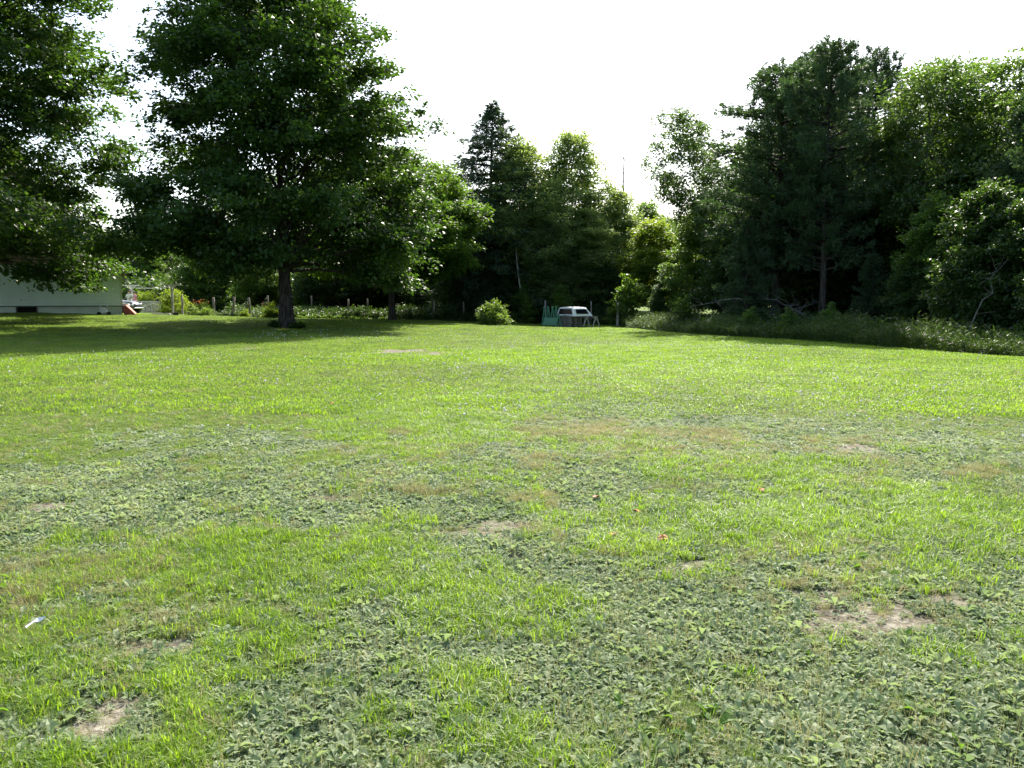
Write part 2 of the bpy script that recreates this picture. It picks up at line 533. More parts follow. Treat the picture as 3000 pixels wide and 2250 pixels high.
# ---------------------------------------------------------------- scatter with geometry nodes (only for stuff nobody could count)
def scatter(name, P, rot, scl, idx, protos, label, cat):
    me = bpy.data.meshes.new(name)
    me.vertices.add(len(P)); me.vertices.foreach_set('co', np.asarray(P, np.float32).ravel())
    for an, ty, data in (('rot', 'FLOAT_VECTOR', rot), ('scl', 'FLOAT_VECTOR', scl)):
        at_ = me.attributes.new(an, ty, 'POINT'); at_.data.foreach_set('vector', np.asarray(data, np.float32).ravel())
    at_ = me.attributes.new('idx', 'INT', 'POINT'); at_.data.foreach_set('value', np.asarray(idx, np.int32))
    col = bpy.data.collections.new(name + '_kinds')
    for i, pm in enumerate(protos):
        col.objects.link(bpy.data.objects.new('%s_kind_%02d' % (name, i), pm))
    ng = bpy.data.node_groups.new(name, 'GeometryNodeTree')
    ng.interface.new_socket('Geometry', in_out='INPUT', socket_type='NodeSocketGeometry')
    ng.interface.new_socket('Geometry', in_out='OUTPUT', socket_type='NodeSocketGeometry')
    N, Lk = ng.nodes, ng.links
    gi, go = N.new('NodeGroupInput'), N.new('NodeGroupOutput')
    mp = N.new('GeometryNodeMeshToPoints'); ip = N.new('GeometryNodeInstanceOnPoints')
    ci = N.new('GeometryNodeCollectionInfo'); ci.inputs['Collection'].default_value = col
    ci.inputs['Separate Children'].default_value = True; ci.inputs['Reset Children'].default_value = True
    def na(n, ty):
        a = N.new('GeometryNodeInputNamedAttribute'); a.data_type = ty; a.inputs['Name'].default_value = n
        return a.outputs['Attribute']
    Lk.new(gi.outputs[0], mp.inputs['Mesh']); Lk.new(mp.outputs[0], ip.inputs['Points'])
    Lk.new(ci.outputs[0], ip.inputs['Instance']); ip.inputs['Pick Instance'].default_value = True
    Lk.new(na('idx', 'INT'), ip.inputs['Instance Index'])
    Lk.new(na('rot', 'FLOAT_VECTOR'), ip.inputs['Rotation']); Lk.new(na('scl', 'FLOAT_VECTOR'), ip.inputs['Scale'])
    Lk.new(ip.outputs[0], go.inputs[0])
    o = link(name, me)
    md = o.modifiers.new('scatter', 'NODES'); md.node_group = ng
    tag(o, label, cat, kind='stuff')
    return o

# ================================================================ SETTING: lawn
def blobs(x, y, lst, seed, soft=0.0, base=1.35):
    """soft mask of uneven patches; every patch noted as (column, row, half width, half height) of the photograph on level ground"""
    m = np.zeros_like(x)
    wob = (noise2(x, y, .55, seed) - .5) * .9 + (noise2(x, y, .17, seed + 1) - .5) * .55
    for dx, dy, hx, hy in lst:
        c = flat(dx, dy); e = flat(dx + hx, dy); t = flat(dx, dy - hy); b = flat(dx, dy + hy)
        rx, ry = abs(e[0] - c[0]), abs(t[1] - b[1]) / 2
        r = np.sqrt(((x - c[0]) / rx) ** 2 + ((y - (t[1] + b[1]) / 2) / ry) ** 2)
        m = np.maximum(m, np.clip(base + soft * .25 - r * (1 - .35 * soft) + wob * (1 + 1.2 * soft), 0, 1))
    return np.clip(m * (1.6 - .6 * soft), 0, 1)

BARE = [(1290, 1235, 42, 16), (1470, 1228, 105, 20), (1560, 1232, 40, 10), (1900, 1335, 150, 30), (2040, 1300, 70, 18), (1800, 1290, 60, 20),
        (335, 1392, 62, 15), (190, 1560, 75, 55), (590, 1590, 85, 26), (60, 1262, 60, 26), (100, 1315, 50, 18), (1000, 1145, 70, 12),
        (110, 1092, 60, 12), (1370, 1480, 30, 8), (1880, 1480, 40, 12), (1980, 1600, 40, 12), (840, 1660, 60, 14), (1120, 1200, 30, 8),
        (870, 762, 85, 5), (965, 767, 60, 4.5), (520, 757, 28, 3), (1850, 962, 50, 8), (1990, 985, 60, 7), (2090, 1190, 60, 10), (1480, 1210, 60, 8),
        (700, 1080, 50, 9), (1050, 1130, 90, 9), (2120, 1000, 40, 6)]
WEED = [(1500, 1450, 620, 190), (1150, 1640, 450, 90), (1900, 1560, 500, 150), (700, 1560, 360, 75), (330, 1530, 200, 60), (1250, 1250, 420, 110),
        (900, 1130, 190, 34), (300, 1080, 290, 38), (120, 1130, 220, 60), (1900, 1250, 330, 70), (2020, 965, 240, 30), (1500, 1080, 200, 35), (540, 965, 130, 18),
        (1150, 1010, 200, 26), (80, 1340, 120, 30), (1640, 1180, 260, 40), (450, 1430, 200, 40), (1460, 900, 150, 14)]
LUSH = [(520, 1290, 330, 120), (760, 1390, 260, 80), (950, 1350, 180, 60), (100, 1480, 140, 90), (60, 1620, 130, 60), (1010, 1470, 130, 60), (930, 920, 110, 30),
        (1080, 1500, 130, 60), (350, 1620, 120, 40), (1880, 1130, 420, 60), (1500, 1000, 250, 30), (1060, 1580, 60, 40)]
DRY = [(60, 1270, 180, 60), (250, 1330, 160, 50), (1790, 1265, 130, 35), (1900, 1300, 110, 30), (1040, 1140, 140, 26), (90, 1095, 170, 30), (1300, 1220, 50, 16),
       (650, 1090, 200, 30), (330, 1395, 100, 26), (1750, 1220, 120, 26), (1500, 960, 300, 30)]

def grades(lo, hi, fine_lo, fine_hi, fine, grow):
    g = list(np.arange(fine_lo, fine_hi + 1e-6, fine)); s = fine
    while g[-1] < hi: s *= grow; g.append(g[-1] + s)
    s = fine
    while g[0] > lo: s *= grow; g.insert(0, g[0] - s)
    return np.array(g)

gx = grades(-260, 260, -7.5, 7.5, .085, 1.055)
gy = grades(-60, 420, 1.8, 11.5, .085, 1.045)
X, Y = np.meshgrid(gx, gy)
xf, yf = X.ravel(), Y.ravel()
zf = ground_z(xf, yf)
a_bare, a_weed, a_lush, a_dry = blobs(xf, yf, BARE, 3, .6, 1.0), blobs(xf, yf, WEED, 5, 1, 1.6), blobs(xf, yf, LUSH, 8), blobs(xf, yf, DRY, 11, 1)
zf = zf - a_bare * .012 * (yf < 14)
nx, ny = len(gx), len(gy)
I = np.arange(nx * ny).reshape(ny, nx)
quads = np.stack([I[:-1, :-1], I[:-1, 1:], I[1:, 1:], I[1:, :-1]], -1).reshape(-1, 4)

m, nt, out = new_mat('lawn_ground')
p = nt.nodes.new('ShaderNodeBsdfPrincipled'); p.inputs['Roughness'].default_value = .95; p.inputs['Specular IOR Level'].default_value = .1
def attr(nt, n):
    a = nt.nodes.new('ShaderNodeAttribute'); a.attribute_name = n; return a.outputs['Fac']
n1 = noise(nt, .35, 4, 'World'); n2 = noise(nt, 9, 5, 'World'); n3 = noise(nt, 45, 4, 'World'); n4 = noise(nt, 1.6, 4, 'World')
green = mixrgb(nt, ramp(nt, n1, [(.3, (.075, .125, .018)), (.7, (.10, .155, .024))]), ramp(nt, n4, [(.3, (.105, .13, .03)), (.6, (.08, .135, .02))]), .5)
green = mixrgb(nt, green, ramp(nt, n2, [(.35, (.6, .6, .55)), (.65, (1.2, 1.2, 1.1))]), 1.0, 'MULTIPLY')
soil = ramp(nt, n2, [(.3, (.09, .078, .055)), (.55, (.195, .18, .14)), (.75, (.28, .26, .21))])
soil = mixrgb(nt, soil, ramp(nt, n3, [(.35, (.55, .5, .45)), (.6, (1.1, 1.1, 1.1))]), 1.0, 'MULTIPLY')
fr = nt.nodes.new('ShaderNodeMath'); fr.operation = 'MULTIPLY_ADD'; fr.use_clamp = True
nt.links.new(attr(nt, 'bare'), fr.inputs[0]); fr.inputs[1].default_value = 1.0
sub = nt.nodes.new('ShaderNodeMath'); sub.operation = 'MULTIPLY_ADD'; nt.links.new(n3, sub.inputs[0]); sub.inputs[1].default_value = .35; sub.inputs[2].default_value = -.2
nt.links.new(sub.outputs[0], fr.inputs[2])
c = mixrgb(nt, green, (.21, .20, .075), attr(nt, 'dry'))
c = mixrgb(nt, c, (.10, .125, .05), attr(nt, 'weed'))
c = mixrgb(nt, c, soil, fr.outputs[0])
nt.links.new(c, p.inputs['Base Color'])
bp = nt.nodes.new('ShaderNodeBump'); bp.inputs['Strength'].default_value = 1.0; bp.inputs['Distance'].default_value = .02
nt.links.new(n3, bp.inputs['Height']); nt.links.new(bp.outputs[0], p.inputs['Normal'])
nt.links.new(p.outputs[0], out.inputs[0])
M['lawn'] = m
me = np_mesh('lawn', np.stack([xf, yf, zf], 1), quads, m, True)
for an, d in (('bare', a_bare), ('weed', a_weed), ('dry', a_dry)):
    q = me.attributes.new(an, 'FLOAT', 'POINT'); q.data.foreach_set('value', d.astype(np.float32))
lawn = tag(link('lawn', me), kind='structure')

# ---------------------------------------------------------------- grass kinds
def blades(seed, n, spread, h, w, bendf, hv=.35):
    r = np.random.default_rng(seed)
    V, F = [], []
    for i in range(n):
        a, d = r.random() * 6.283, spread * math.sqrt(r.random())
        b = np.array([math.cos(a) * d, math.sin(a) * d, -.004])
        hh = h * r.uniform(1 - hv, 1 + hv); az = r.random() * 6.283
        lean = bendf * r.uniform(.2, 1.3)
        dr = np.array([math.cos(az), math.sin(az), 0]); sd_ = np.array([-math.sin(az), math.cos(az), 0]) * w * .5 * r.uniform(.7, 1.2)
        m1 = b + dr * hh * lean * .3 + np.array([0, 0, hh * .55]); tip = b + dr * hh * lean + np.array([0, 0, hh * max(.35, 1 - lean * .35)])
        k = len(V)
        V += [b - sd_, b + sd_, m1 + sd_ * .85, m1 - sd_ * .85, tip]
        F += [(k, k + 1, k + 2, k + 3), (k + 3, k + 2, k + 4)]
    return V, F

def py_mesh(name, V, F, mat):
    me = bpy.data.meshes.new(name); me.from_pydata([tuple(map(float, v)) for v in V], [], F); me.update(); me.materials.append(mat); return me

def rosette(seed, n, L, Wd, up, mat):
    r = np.random.default_rng(seed); V, F = [], []
    for i in range(n):
        a = i * 2.4 + r.normal() * .3; l = L * r.uniform(.55, 1.2); w = Wd * r.uniform(.75, 1.2) * l / L; e = up * r.uniform(.25, 1.5)
        dr = np.array([math.cos(a) * math.cos(e), math.sin(a) * math.cos(e), math.sin(e)])
        d2 = np.array([math.cos(a) * math.cos(e - .7), math.sin(a) * math.cos(e - .7), math.sin(e - .7)])
        s = np.array([-math.sin(a), math.cos(a), 0]) * w * .5; u = np.array([0, 0, 1]) * w * .22
        tw = r.normal() * .35; s = s * math.cos(tw) + np.array([0, 0, 1]) * w * .5 * math.sin(tw)
        b = dr * .006; m1 = b + dr * l * .35; m2 = b + dr * l * .62 + (d2 - dr) * l * .06; tip = b + dr * l * .62 + d2 * l * .38
        k = len(V)
        V += [b, m1 - s * .85 + u, m1, m1 + s * .85 + u, m2 - s + u, m2, m2 + s + u, tip]
        F += [(k, k + 2, k + 1), (k, k + 3, k + 2), (k + 1, k + 2, k + 5, k + 4), (k + 2, k + 3, k + 6, k + 5), (k + 4, k + 5, k + 7), (k + 5, k + 6, k + 7)]
    return V, F

G = {}
G['lush'] = leaf_mat('grass_lush', (.075, .15, .014), (.13, .21, .022), (.31, .50, .018), .47, .45, .35, True, 1.1, (.20, .22, .06))
G['norm'] = leaf_mat('grass_norm', (.075, .125, .024), (.125, .175, .04), (.265, .385, .05), .44, .5, .25, True, .5, (.21, .215, .075))
G['dry'] = leaf_mat('grass_dry', (.19, .185, .075), (.33, .29, .15), (.36, .34, .14), .4, .6, .25, True, 1.2)
G['weed'] = leaf_mat('weed_grey', (.115, .17, .080), (.23, .28, .16), (.29, .39, .14), .40, .6, .3, True, 1.4, (.33, .36, .24))
G['clover'] = leaf_mat('clover_leaf', (.045, .115, .02), (.085, .165, .03), (.2, .36, .03), .4, .5, .3, True, 1.4)
G['flower'] = solid('clover_white', (.78, .76, .70), (.62, .58, .52), .8)

P_norm = [py_mesh('tuft', *blades(s, 44, .05, .034, .0022, .95), G['norm']) for s in (1, 2, 3)]
P_lush = [py_mesh('tuft', *blades(s, 36, .05, .044, .0031, .95), G['lush']) for s in (4, 5)] + [py_mesh('tuft', *blades(6, 18, .05, .075, .0045, 1.0), G['lush'])]
P_dry = [py_mesh('tuft', *blades(s, 26, .045, .065, .0022, .8), G['dry']) for s in (7, 8)]
P_weed = [py_mesh('rosette', *rosette(s, 10, .036, .0155, .34, G['weed']), G['weed']) for s in (9, 10, 11)] + [py_mesh('rosette', *rosette(12, 7, .056, .020, .5, G['weed']), G['weed'])]
P_clov = [py_mesh('clover', *rosette(s, 9, .028, .02, .6, G['clover']), G['clover']) for s in (13, 14)]
P_more = [py_mesh('plantain', *rosette(15, 7, .075, .034, .5, G['clover']), G['clover']), py_mesh('stalks', *blades(16, 5, .04, .10, .0016, .35), G['dry'])]
P_all = P_norm + P_lush + P_dry + P_weed + P_clov + P_more
i_norm, i_lush, i_dry, i_weed, i_clov = [0, 1, 2], [3, 4, 5], [6, 7], [8, 9, 10, 11], [12, 13]

rs_ = np.random.default_rng(99)
def sample_band(y0, y1, dens):
    n = int(dens * (y1 - y0) * (.70 * (y0 + y1) + 3.0))
    y = y0 + (y1 - y0) * rs_.random(n); x = (rs_.random(n) * 2 - 1) * (.70 * y + 1.5)
    keep = rs_.random(n) < (.70 * y + 1.5) / (.70 * y1 + 1.5) * 1.15
    return x[keep], y[keep]

# mown edge of the lawn: nothing but weeds and woods beyond it
EDGE = np.array([gpt(*c)[:2] for c in [(-900, 54), (0, 61), (480, 60), (750, 59.5), (883, 58.5), (1000, 60), (1180, 60), (1330, 58), (1400, 46), (1500, 38), (1730, 31.5), (2000, 26), (2212, 22.5), (2500, 19.5), (3200, 15)]])
def inside_lawn(x, y):
    return y < np.interp(x, EDGE[:, 0], EDGE[:, 1])

def house_free(x, y):                     # keeps grass out of the house
    c = gpt(266, 52); a = rad(26); lx = (x - c[0]) * math.cos(a) + (y - c[1]) * math.sin(a); ly = -(x - c[0]) * math.sin(a) + (y - c[1]) * math.cos(a)
    return ~((lx < .05) & (lx > -16) & (ly > -.05) & (ly < 11))

PX, PY, PI_, PS, PT = [], [], [], [], []
def put(x, y, pick, s, sv=.25, tilt=.12):
    PX.append(x); PY.append(y); PI_.append(rs_.choice(pick, len(x))); PS.append(s * rs_.uniform(1 - sv, 1 + sv, len(x))); PT.append(np.full(len(x), tilt))

for (y0, y1, d, s) in [(2.0, 3.6, 2600, .95), (3.6, 5.5, 1800, 1.0), (5.5, 8, 1100, 1.1), (8, 12, 620, 1.25), (12, 18, 300, 1.5)]:
    x, y = sample_band(y0, y1, d)
    b, w, l, dr = blobs(x, y, BARE, 3, .6, 1.0), blobs(x, y, WEED, 5, 1, 1.6), blobs(x, y, LUSH, 8, 1), blobs(x, y, DRY, 11, 1)
    n = len(x); u = rs_.random(n); dn = noise2(x, y, .35, 21)
    alive = u > b ** 1.5 * .97
    t = rs_.random(n)
    near = y < 12
    fn = noise2(x, y, .13, 22)
    isw = alive & (t < (.08 + w ** 1.1 * np.clip(1.45 - .07 * y, .5, 1) * (1.12 - .55 * l)) * np.clip(.15 + 1.1 * dn + .75 * fn, .2, 1.15))
    rest = alive & ~isw
    t2 = rs_.random(n)
    isl = rest & (t2 < .04 + 1.0 * l * (1 - .55 * dr))
    rest2 = rest & ~isl
    isd = rest2 & (rs_.random(n) < .06 + .6 * dr)
    rest3 = rest2 & ~isd
    isc = rest3 & (rs_.random(n) < .16)
    isn = rest3 & ~isc
    thin = rs_.random(n) < .8
    put(x[isw], y[isw], i_weed + [8, 9, 10], min(s, 1.08) * .88, .5, .3)
    put(x[isl & thin], y[isl & thin], i_lush, s * .95, .3)
    put(x[isd & thin], y[isd & thin], i_dry, s * .9, .3)
    put(x[isc], y[isc], i_clov + i_clov + [14] if y0 < 5 else i_clov, min(s, 1.0) * .85, .35, .2)
    st = isw & near & (rs_.random(n) < .10)
    put(x[st], y[st], [15], .9, .3, .15)
    put(x[isn & thin], y[isn & thin], i_norm, s * .85, .3)
    k = rs_.random(n) < .16 * (b > .3)
    put(x[k], y[k], i_dry + i_norm + i_weed, s * .6, .4)
x, y = np.concatenate(PX), np.concatenate(PY)
ok = inside_lawn(x, y)
x, y = x[ok], y[ok]; idx = np.concatenate(PI_)[ok]; sc = np.concatenate(PS)[ok]; tl = np.concatenate(PT)[ok]
rot = np.stack([rs_.normal(size=len(x)) * tl, rs_.normal(size=len(x)) * tl, rs_.random(len(x)) * 6.283], 1)
scatter('lawn_plants', np.stack([x, y, ground_z(x, y)], 1), rot, np.stack([sc, sc, sc * np.where(y > 8, .62, .95)], 1), idx, P_all,
        'grey-green broadleaf weeds, clover and mown grass growing across the near lawn', 'lawn plants')

# the lawn farther off: wider turf pieces
def turf(seed, mat, n=90, spread=.34, h=.055, w=.011): return py_mesh('turf', *blades(seed, n, spread, h, w, .9), mat)
T_all = [turf(31, G['norm']), turf(32, G['lush']), turf(33, G['norm']), turf(34, G['dry'], 90, .34, .05, .008), turf(35, G['clover'], 80, .34, .045, .02), turf(36, G['weed'], 70, .34, .045, .02)]
tx, ty = [], []
for (y0, y1, d) in [(11, 18, 22), (18, 28, 15), (28, 40, 10), (40, 62, 7)]:
    x, y = sample_band(y0, y1, d); tx.append(x); ty.append(y)
x, y = np.concatenate(tx), np.concatenate(ty)
b = blobs(x, y, BARE, 3, .6, 1.0); w = blobs(x, y, WEED, 5, 1, 1.6); l = blobs(x, y, LUSH, 8, 1); dr = blobs(x, y, DRY, 11, 1)
ok = inside_lawn(x, y) & house_free(x, y) & (rs_.random(len(x)) > b * .9)
x, y, w, l, dr = x[ok], y[ok], w[ok], l[ok], dr[ok]
lushness = np.clip((noise2(x, y, 5, 41) - .35) * 1.2 + (x + 10) / 24, .2, .95)
u = rs_.random(len(x))
idx = np.where(u < lushness, 1, np.where(u < lushness + .08, 4, np.where(rs_.random(len(x)) < .06 + .35 * dr, 3, np.where(rs_.random(len(x)) < .5, 0, 2))))
idx = np.where(rs_.random(len(x)) < w * .6, 5, idx)
sc = rs_.uniform(.8, 1.3, len(x)) * np.where(y > 28, 1.25, 1)
rot = np.stack([rs_.normal(size=len(x)) * .03, rs_.normal(size=len(x)) * .03, rs_.random(len(x)) * 6.283], 1)
scatter('lawn_grass', np.stack([x, y, ground_z(x, y)], 1), rot, np.stack([sc, sc, rs_.uniform(.7, 1.1, len(x))], 1), idx, T_all,
        'mown sunlit yellow-green grass covering the middle and far lawn', 'grass')

# white clover heads
fl = MB(); fl.ell((0, 0, .055), (.011, .011, .010), 6, 4); fl.tube([(0, 0, 0), (0.002, 0, .05)], [.0012, .0012], 3, False)
FLOW = [(350, 800, 340, 26), (600, 860, 160, 20), (980, 915, 120, 26), (1150, 790, 280, 50), (1700, 830, 380, 70), (2000, 900, 260, 40), (1250, 745, 200, 20), (1500, 770, 400, 40),
        (700, 830, 500, 60), (150, 790, 200, 30), (900, 720, 300, 14), (1900, 800, 300, 25), (1050, 880, 120, 22)]
x, y = sample_band(9, 52, 9)
f = blobs(x, y, FLOW, 51)
ok = (rs_.random(len(x)) < f * .75 * (noise2(x, y, 1.1, 61) > .42)) & inside_lawn(x, y)
x, y = x[ok], y[ok]
sc = rs_.uniform(.8, 1.5, len(x))
scatter('clover_flowers', np.stack([x, y, ground_z(x, y)], 1), np.stack([rs_.normal(size=len(x)) * .2, rs_.normal(size=len(x)) * .2, x * 0], 1), np.stack([sc * 1.15, sc * 1.15, sc], 1),
        np.zeros(len(x)), [fl.mesh('clover_head', G['flower'], True)], 'small white clover flower heads dotted over the lawn', 'flowers')

# ================================================================ TREES
oak_prof = [(2.7, 5.6), (3.6, 7.2), (5, 7.4), (8, 7.0), (11.4, 6.9), (13.2, 6.3), (15, 5.5), (17.4, 4.1), (19.2, 2.6), (20.6, .9)]
oakA = broadleaf(3, 20.5, 3.0, oak_prof, 64, 23, (.25, .15), M['oak_leaf'], M['bark'], .42, .62, 20, 9, (.84, .38), lowdroop=.45, zlo=1.9, sub_r=.40, ttop=.60, ball=1.0, asym=lambda az, z: (.84 if math.cos(az) < -.3 and 8 < z < 15.5 else (.95 if math.cos(az) > .2 and 9 < z < 14.5 else (.76 if math.cos(az) > .2 and z >= 14.5 else 1.0))) * (.95 if math.cos(az) < 0 and z < 12 else (1.12 if z < 4.5 else .97)))
place_tree('oak_tree', oakA, gpt(621, 43), 0, 1, 'big dark green oak standing alone on the lawn with low spreading limbs', 'tree')
oak_prof2 = [(2.2, 6.4), (3.4, 8.8), (4.4, 9.2), (6.4, 8.0), (9, 7.6), (12, 7.2), (15, 6.4), (18, 5.9), (20.5, 4.6), (22.5, 2)]
oakB = broadleaf(11, 22, 3.2, oak_prof2, 72, 22, (.26, .155), M['oak_leaf'], M['bark'], .42, .6, 20, 8, (.90, .38), lowdroop=.6, zlo=1.75, sub_r=.40, ttop=.6, ball=1.0, asym=lambda az, z: .74 if math.cos(az) > .25 and 5.0 < z < 8.6 else 1.0)
place_tree('oak_tree', oakB, gpt(-105, 39.5), .6, 1, 'dark oak drooping its branches in front of the sage green house wall', 'tree')
oak_prof3 = [(3.4, 4.6), (5, 7.4), (7.5, 7.6), (9.5, 6.6), (11.2, 5.4), (12.6, 3.6), (13.6, 1.2)]
oakC = broadleaf(23, 16, 3.5, oak_prof3, 46, 20, (.27, .16), M['oak_leaf_b'], M['bark'], .34, .5, 18, 8, (.95, .45), lowdroop=.3, zlo=2.6, ttop=.62)
place_tree('oak_tree', oakC, gpt(848, 57), 1.0, .86, 'brighter oak behind the lone big oak, beside the fence line', 'tree')

# kinds that share meshes
maple = [broadleaf(s, 14, 2.2, [(2.6, 2.6), (5, 3.7), (8, 3.6), (11, 2.6), (13, 1.5), (14.2, .5)], 30, 15, (.30, .19), M['leaf_mid'], M['bark'], .17, .5, 15, 7, (.9, .5)) for s in (31, 32)]
palet = [broadleaf(s, 15, 2.0, [(2.2, 2.2), (4.5, 2.8), (7, 3.1), (9.5, 3.0), (12.5, 2.0), (15.2, .6)], 42, 14, (.24, .15), M['leaf_pale'], M['bark_grey'], .15, .7, 14, 7, (.8, .5)) for s in (41, 42)]
ash = [broadleaf(s, 16, 6.0, [(7, 2.2), (9.5, 3.6), (12.5, 3.7), (15, 2.6), (16.6, .8)], 30, 15, (.28, .135), M['leaf_ash'], M['bark_grey'], .18, .8, 12, 5, (.85, .45), lean=l) for s, l in ((51, (-4.2, 0)), (52, (1.4, .4)))]
darkt = [broadleaf(s, 12, 1.5, [(1.2, 2.8), (4, 3.8), (7, 3.6), (10, 2.4), (12, .7)], 32, 15, (.31, .2), M['leaf_dark'], M['bark'], .16, .45, 15, 7, (.95, .55)) for s in (61, 62)]
pine = [conifer(s, 18, 4.0, [(4, 3.2), (7, 4.6), (11, 4.4), (14.5, 3.3), (17, 1.7), (18, .5)], M['needle'], M['bark'], .30, .5, 6, .22, 46, (.30, .06), bare=.9, per=10) for s in (71, 72)]
spruc = [conifer(s, 17.5, 1.5, [(1.5, 4.6), (5, 4.5), (9, 3.8), (13, 2.9), (15, 1.7), (16.5, .7), (17.5, .12)], M['spruce'], M['bark'], .22, .40, 7, .05, 34, (.28, .06), droop_tip=.25, bare=.8, per=9) for s in (81,)]
lowp = [conifer(s, 11, .9, [(1, 2.9), (4, 2.8), (7, 2.0), (10, .9), (11, .2)], M['needle'], M['bark'], .16, .45, 6, .12, 32, (.28, .06), bare=.5, per=9) for s in (91,)]

def T(kind, meshes, dx, Y, topdy, Href, label, rz=0., wide=1., group=None, cat='tree'):
    p = gpt(dx, Y); top = at(dx, topdy, Y)[2]; sz = (top - p[2]) / Href
    e = place_tree(kind, meshes, p, rz, 1, label, cat, group)
    e.scale = (sz * wide, sz * wide, sz)
    return e

# behind the lone oak and the house
T('maple_tree', maple[0], 455, 76, 470, 14, 'maple rising behind the bright shrub and clothesline posts', .4, 1.1)
T('maple_tree', maple[1], 560, 72, 505, 14, 'maple behind the flower hung fence posts', 1.9, 1.2)
T('dark_tree', darkt[0], 690, 68, 530, 12, 'dark leafy tree behind the lone oak trunk', 2.2, 1.2)
T('dark_tree', darkt[1], 800, 70, 480, 12, 'dark leafy tree filling the gap between the two oaks', .2, 1.1)
T('spruce_tree', spruc[0], 968, 78, 360, 17.5, 'bluish spruce beyond the brighter oak, lower than the pointed spruce', 1.2, .9)
T('maple_tree', maple[0], 330, 84, 545, 14, 'yellow-green maple beyond the house corner', 2.9, 1.0)
# middle
T('spruce_tree', spruc[0], 1063, 66, 222, 17.5, 'tall pointed spruce, highest of the middle trees', .3, 1.4)
T('dark_tree', darkt[1], 1010, 66, 470, 12, 'dark bushy tree at the foot of the pointed spruce', 2.6, 1.0)
T('birch_tree', palet[1], 1125, 65, 312, 15, 'pale leafy tree close against the pointed spruce', 1.4, 1.15)
T('birch_tree', palet[0], 1232, 66, 292, 15, 'pale leafy tree with a wispy top above the truck cap', 2.4, 1.05)
T('birch_tree', palet[1], 1185, 62.5, 400, 15, 'shorter pale tree between the two tallest pale trees', 3.4, 1.0)
T('maple_tree', maple[1], 1165, 63.5, 505, 14, 'green maple behind the lawn bush', 5.0, .9)
T('dark_tree', darkt[0], 1090, 63, 545, 12, 'dark low tree shading the fence behind the lawn bush', 4.1, .95)
T('birch_tree', palet[0], 1268, 63, 455, 15, 'shorter leafy tree standing close behind the white truck cap', 5.3, 1.25)
T('birch_tree', palet[1], 1330, 66, 415, 15, 'pale tree behind the tall bare snag', .7, 1.1)
T('lime_tree', [broadleaf(35, 12, 2.2, [(2.2, 2.4), (5, 3.4), (8, 3.2), (11, 1.7), (12, .5)], 28, 14, (.28, .18), M['leaf_lime'], M['bark'], .15, .5, 14, 7, (.9, .5))][0], 1412, 62, 480, 12, 'glowing yellow-green tree beside the leaning ash', 1.1, 1.1)
T('dark_tree', darkt[1], 1300, 62, 560, 12, 'dark low tree behind the wooden sawhorses', 1.0, .9)
T('ash_tree', ash[0], 1562, 50, 255, 16, 'airy ash leaning away from the pines with an open crown', 0, .85)
T('maple_tree', maple[0], 1500, 52, 470, 14, 'maple beneath the leaning ash', 3.0, 1.0)
T('dark_tree', darkt[0], 1440, 54, 590, 12, 'dark low tree in shade just behind the tall weeds and last fence post', 3.0, .9)
# the pines and what stands round them
T('pine_tree', pine[0], 1672, 42, 132, 18, 'dark white pine with the broad crown beside the leaning ash', .2, 1.12, 'tall dark pines')
T('pine_tree', pine[1], 1745, 47, 112, 18, 'dark white pine standing between and behind the two nearer pines', 1.2, .85, 'tall dark pines')
T('pine_tree', pine[1], 1772, 39, 90, 18, 'tallest dark pine with a thick straight trunk in view', 2.2, .85, 'tall dark pines')
T('pine_tree', pine[0], 1868, 43, 100, 18, 'dark pine at the edge of the pine group, next to the locusts', 3.6, .75, 'tall dark pines')
T('pine_tree', lowp[0], 1610, 40, 470, 11, 'low pine with drooping branches under the broad pine', 1.2, 1.0)
T('pine_tree', lowp[0], 1880, 36, 545, 11, 'young pine in deep shade beside the thick pine trunk', 2.7, 1.0)
T('ash_tree', ash[1], 1968, 37, 150, 16, 'airy locust next to the pines with feathery light leaves', .5, .95)
T('ash_tree', ash[0], 2110, 34, 140, 16, 'airy locust with forked trunks and gaps of sky in its crown', 2.8, .9)
T('ash_tree', ash[1], 2055, 41, 140, 16, 'airy locust set back between the two nearer locusts', 1.5, 1.1)
T('ash_tree', ash[1], 2185, 37, 150, 16, 'locust between the forked locust and the pine at the frame edge', 3.5, 1.1)
T('dark_tree', darkt[1], 2205, 27.5, 440, 12, 'dark maple added for shade between the sweeping maple and the frame corner tree', 2.4, .9)  # extra tree, added to keep the sun off the weed border
T('maple_tree', maple[1], 2010, 33, 430, 14, 'maple in front of the airy locusts', 2.0, .9)
T('dark_tree', darkt[0], 2120, 29, 410, 12, 'dark maple sweeping down to the weeds at the frame edge', 1.0, .95)
T('dark_tree', darkt[1], 1960, 33, 560, 12, 'dark low tree between the young pine and the sweeping maple', 2.0, .9)
T('pine_tree', pine[1], 2260, 31, 130, 18, 'dark pine cut off by the frame edge', .8, .8, 'tall dark pines')
T('dark_tree', darkt[0], 2290, 25.5, 480, 12, 'dark tree hanging over the weeds at the frame corner', 4.0, .95)

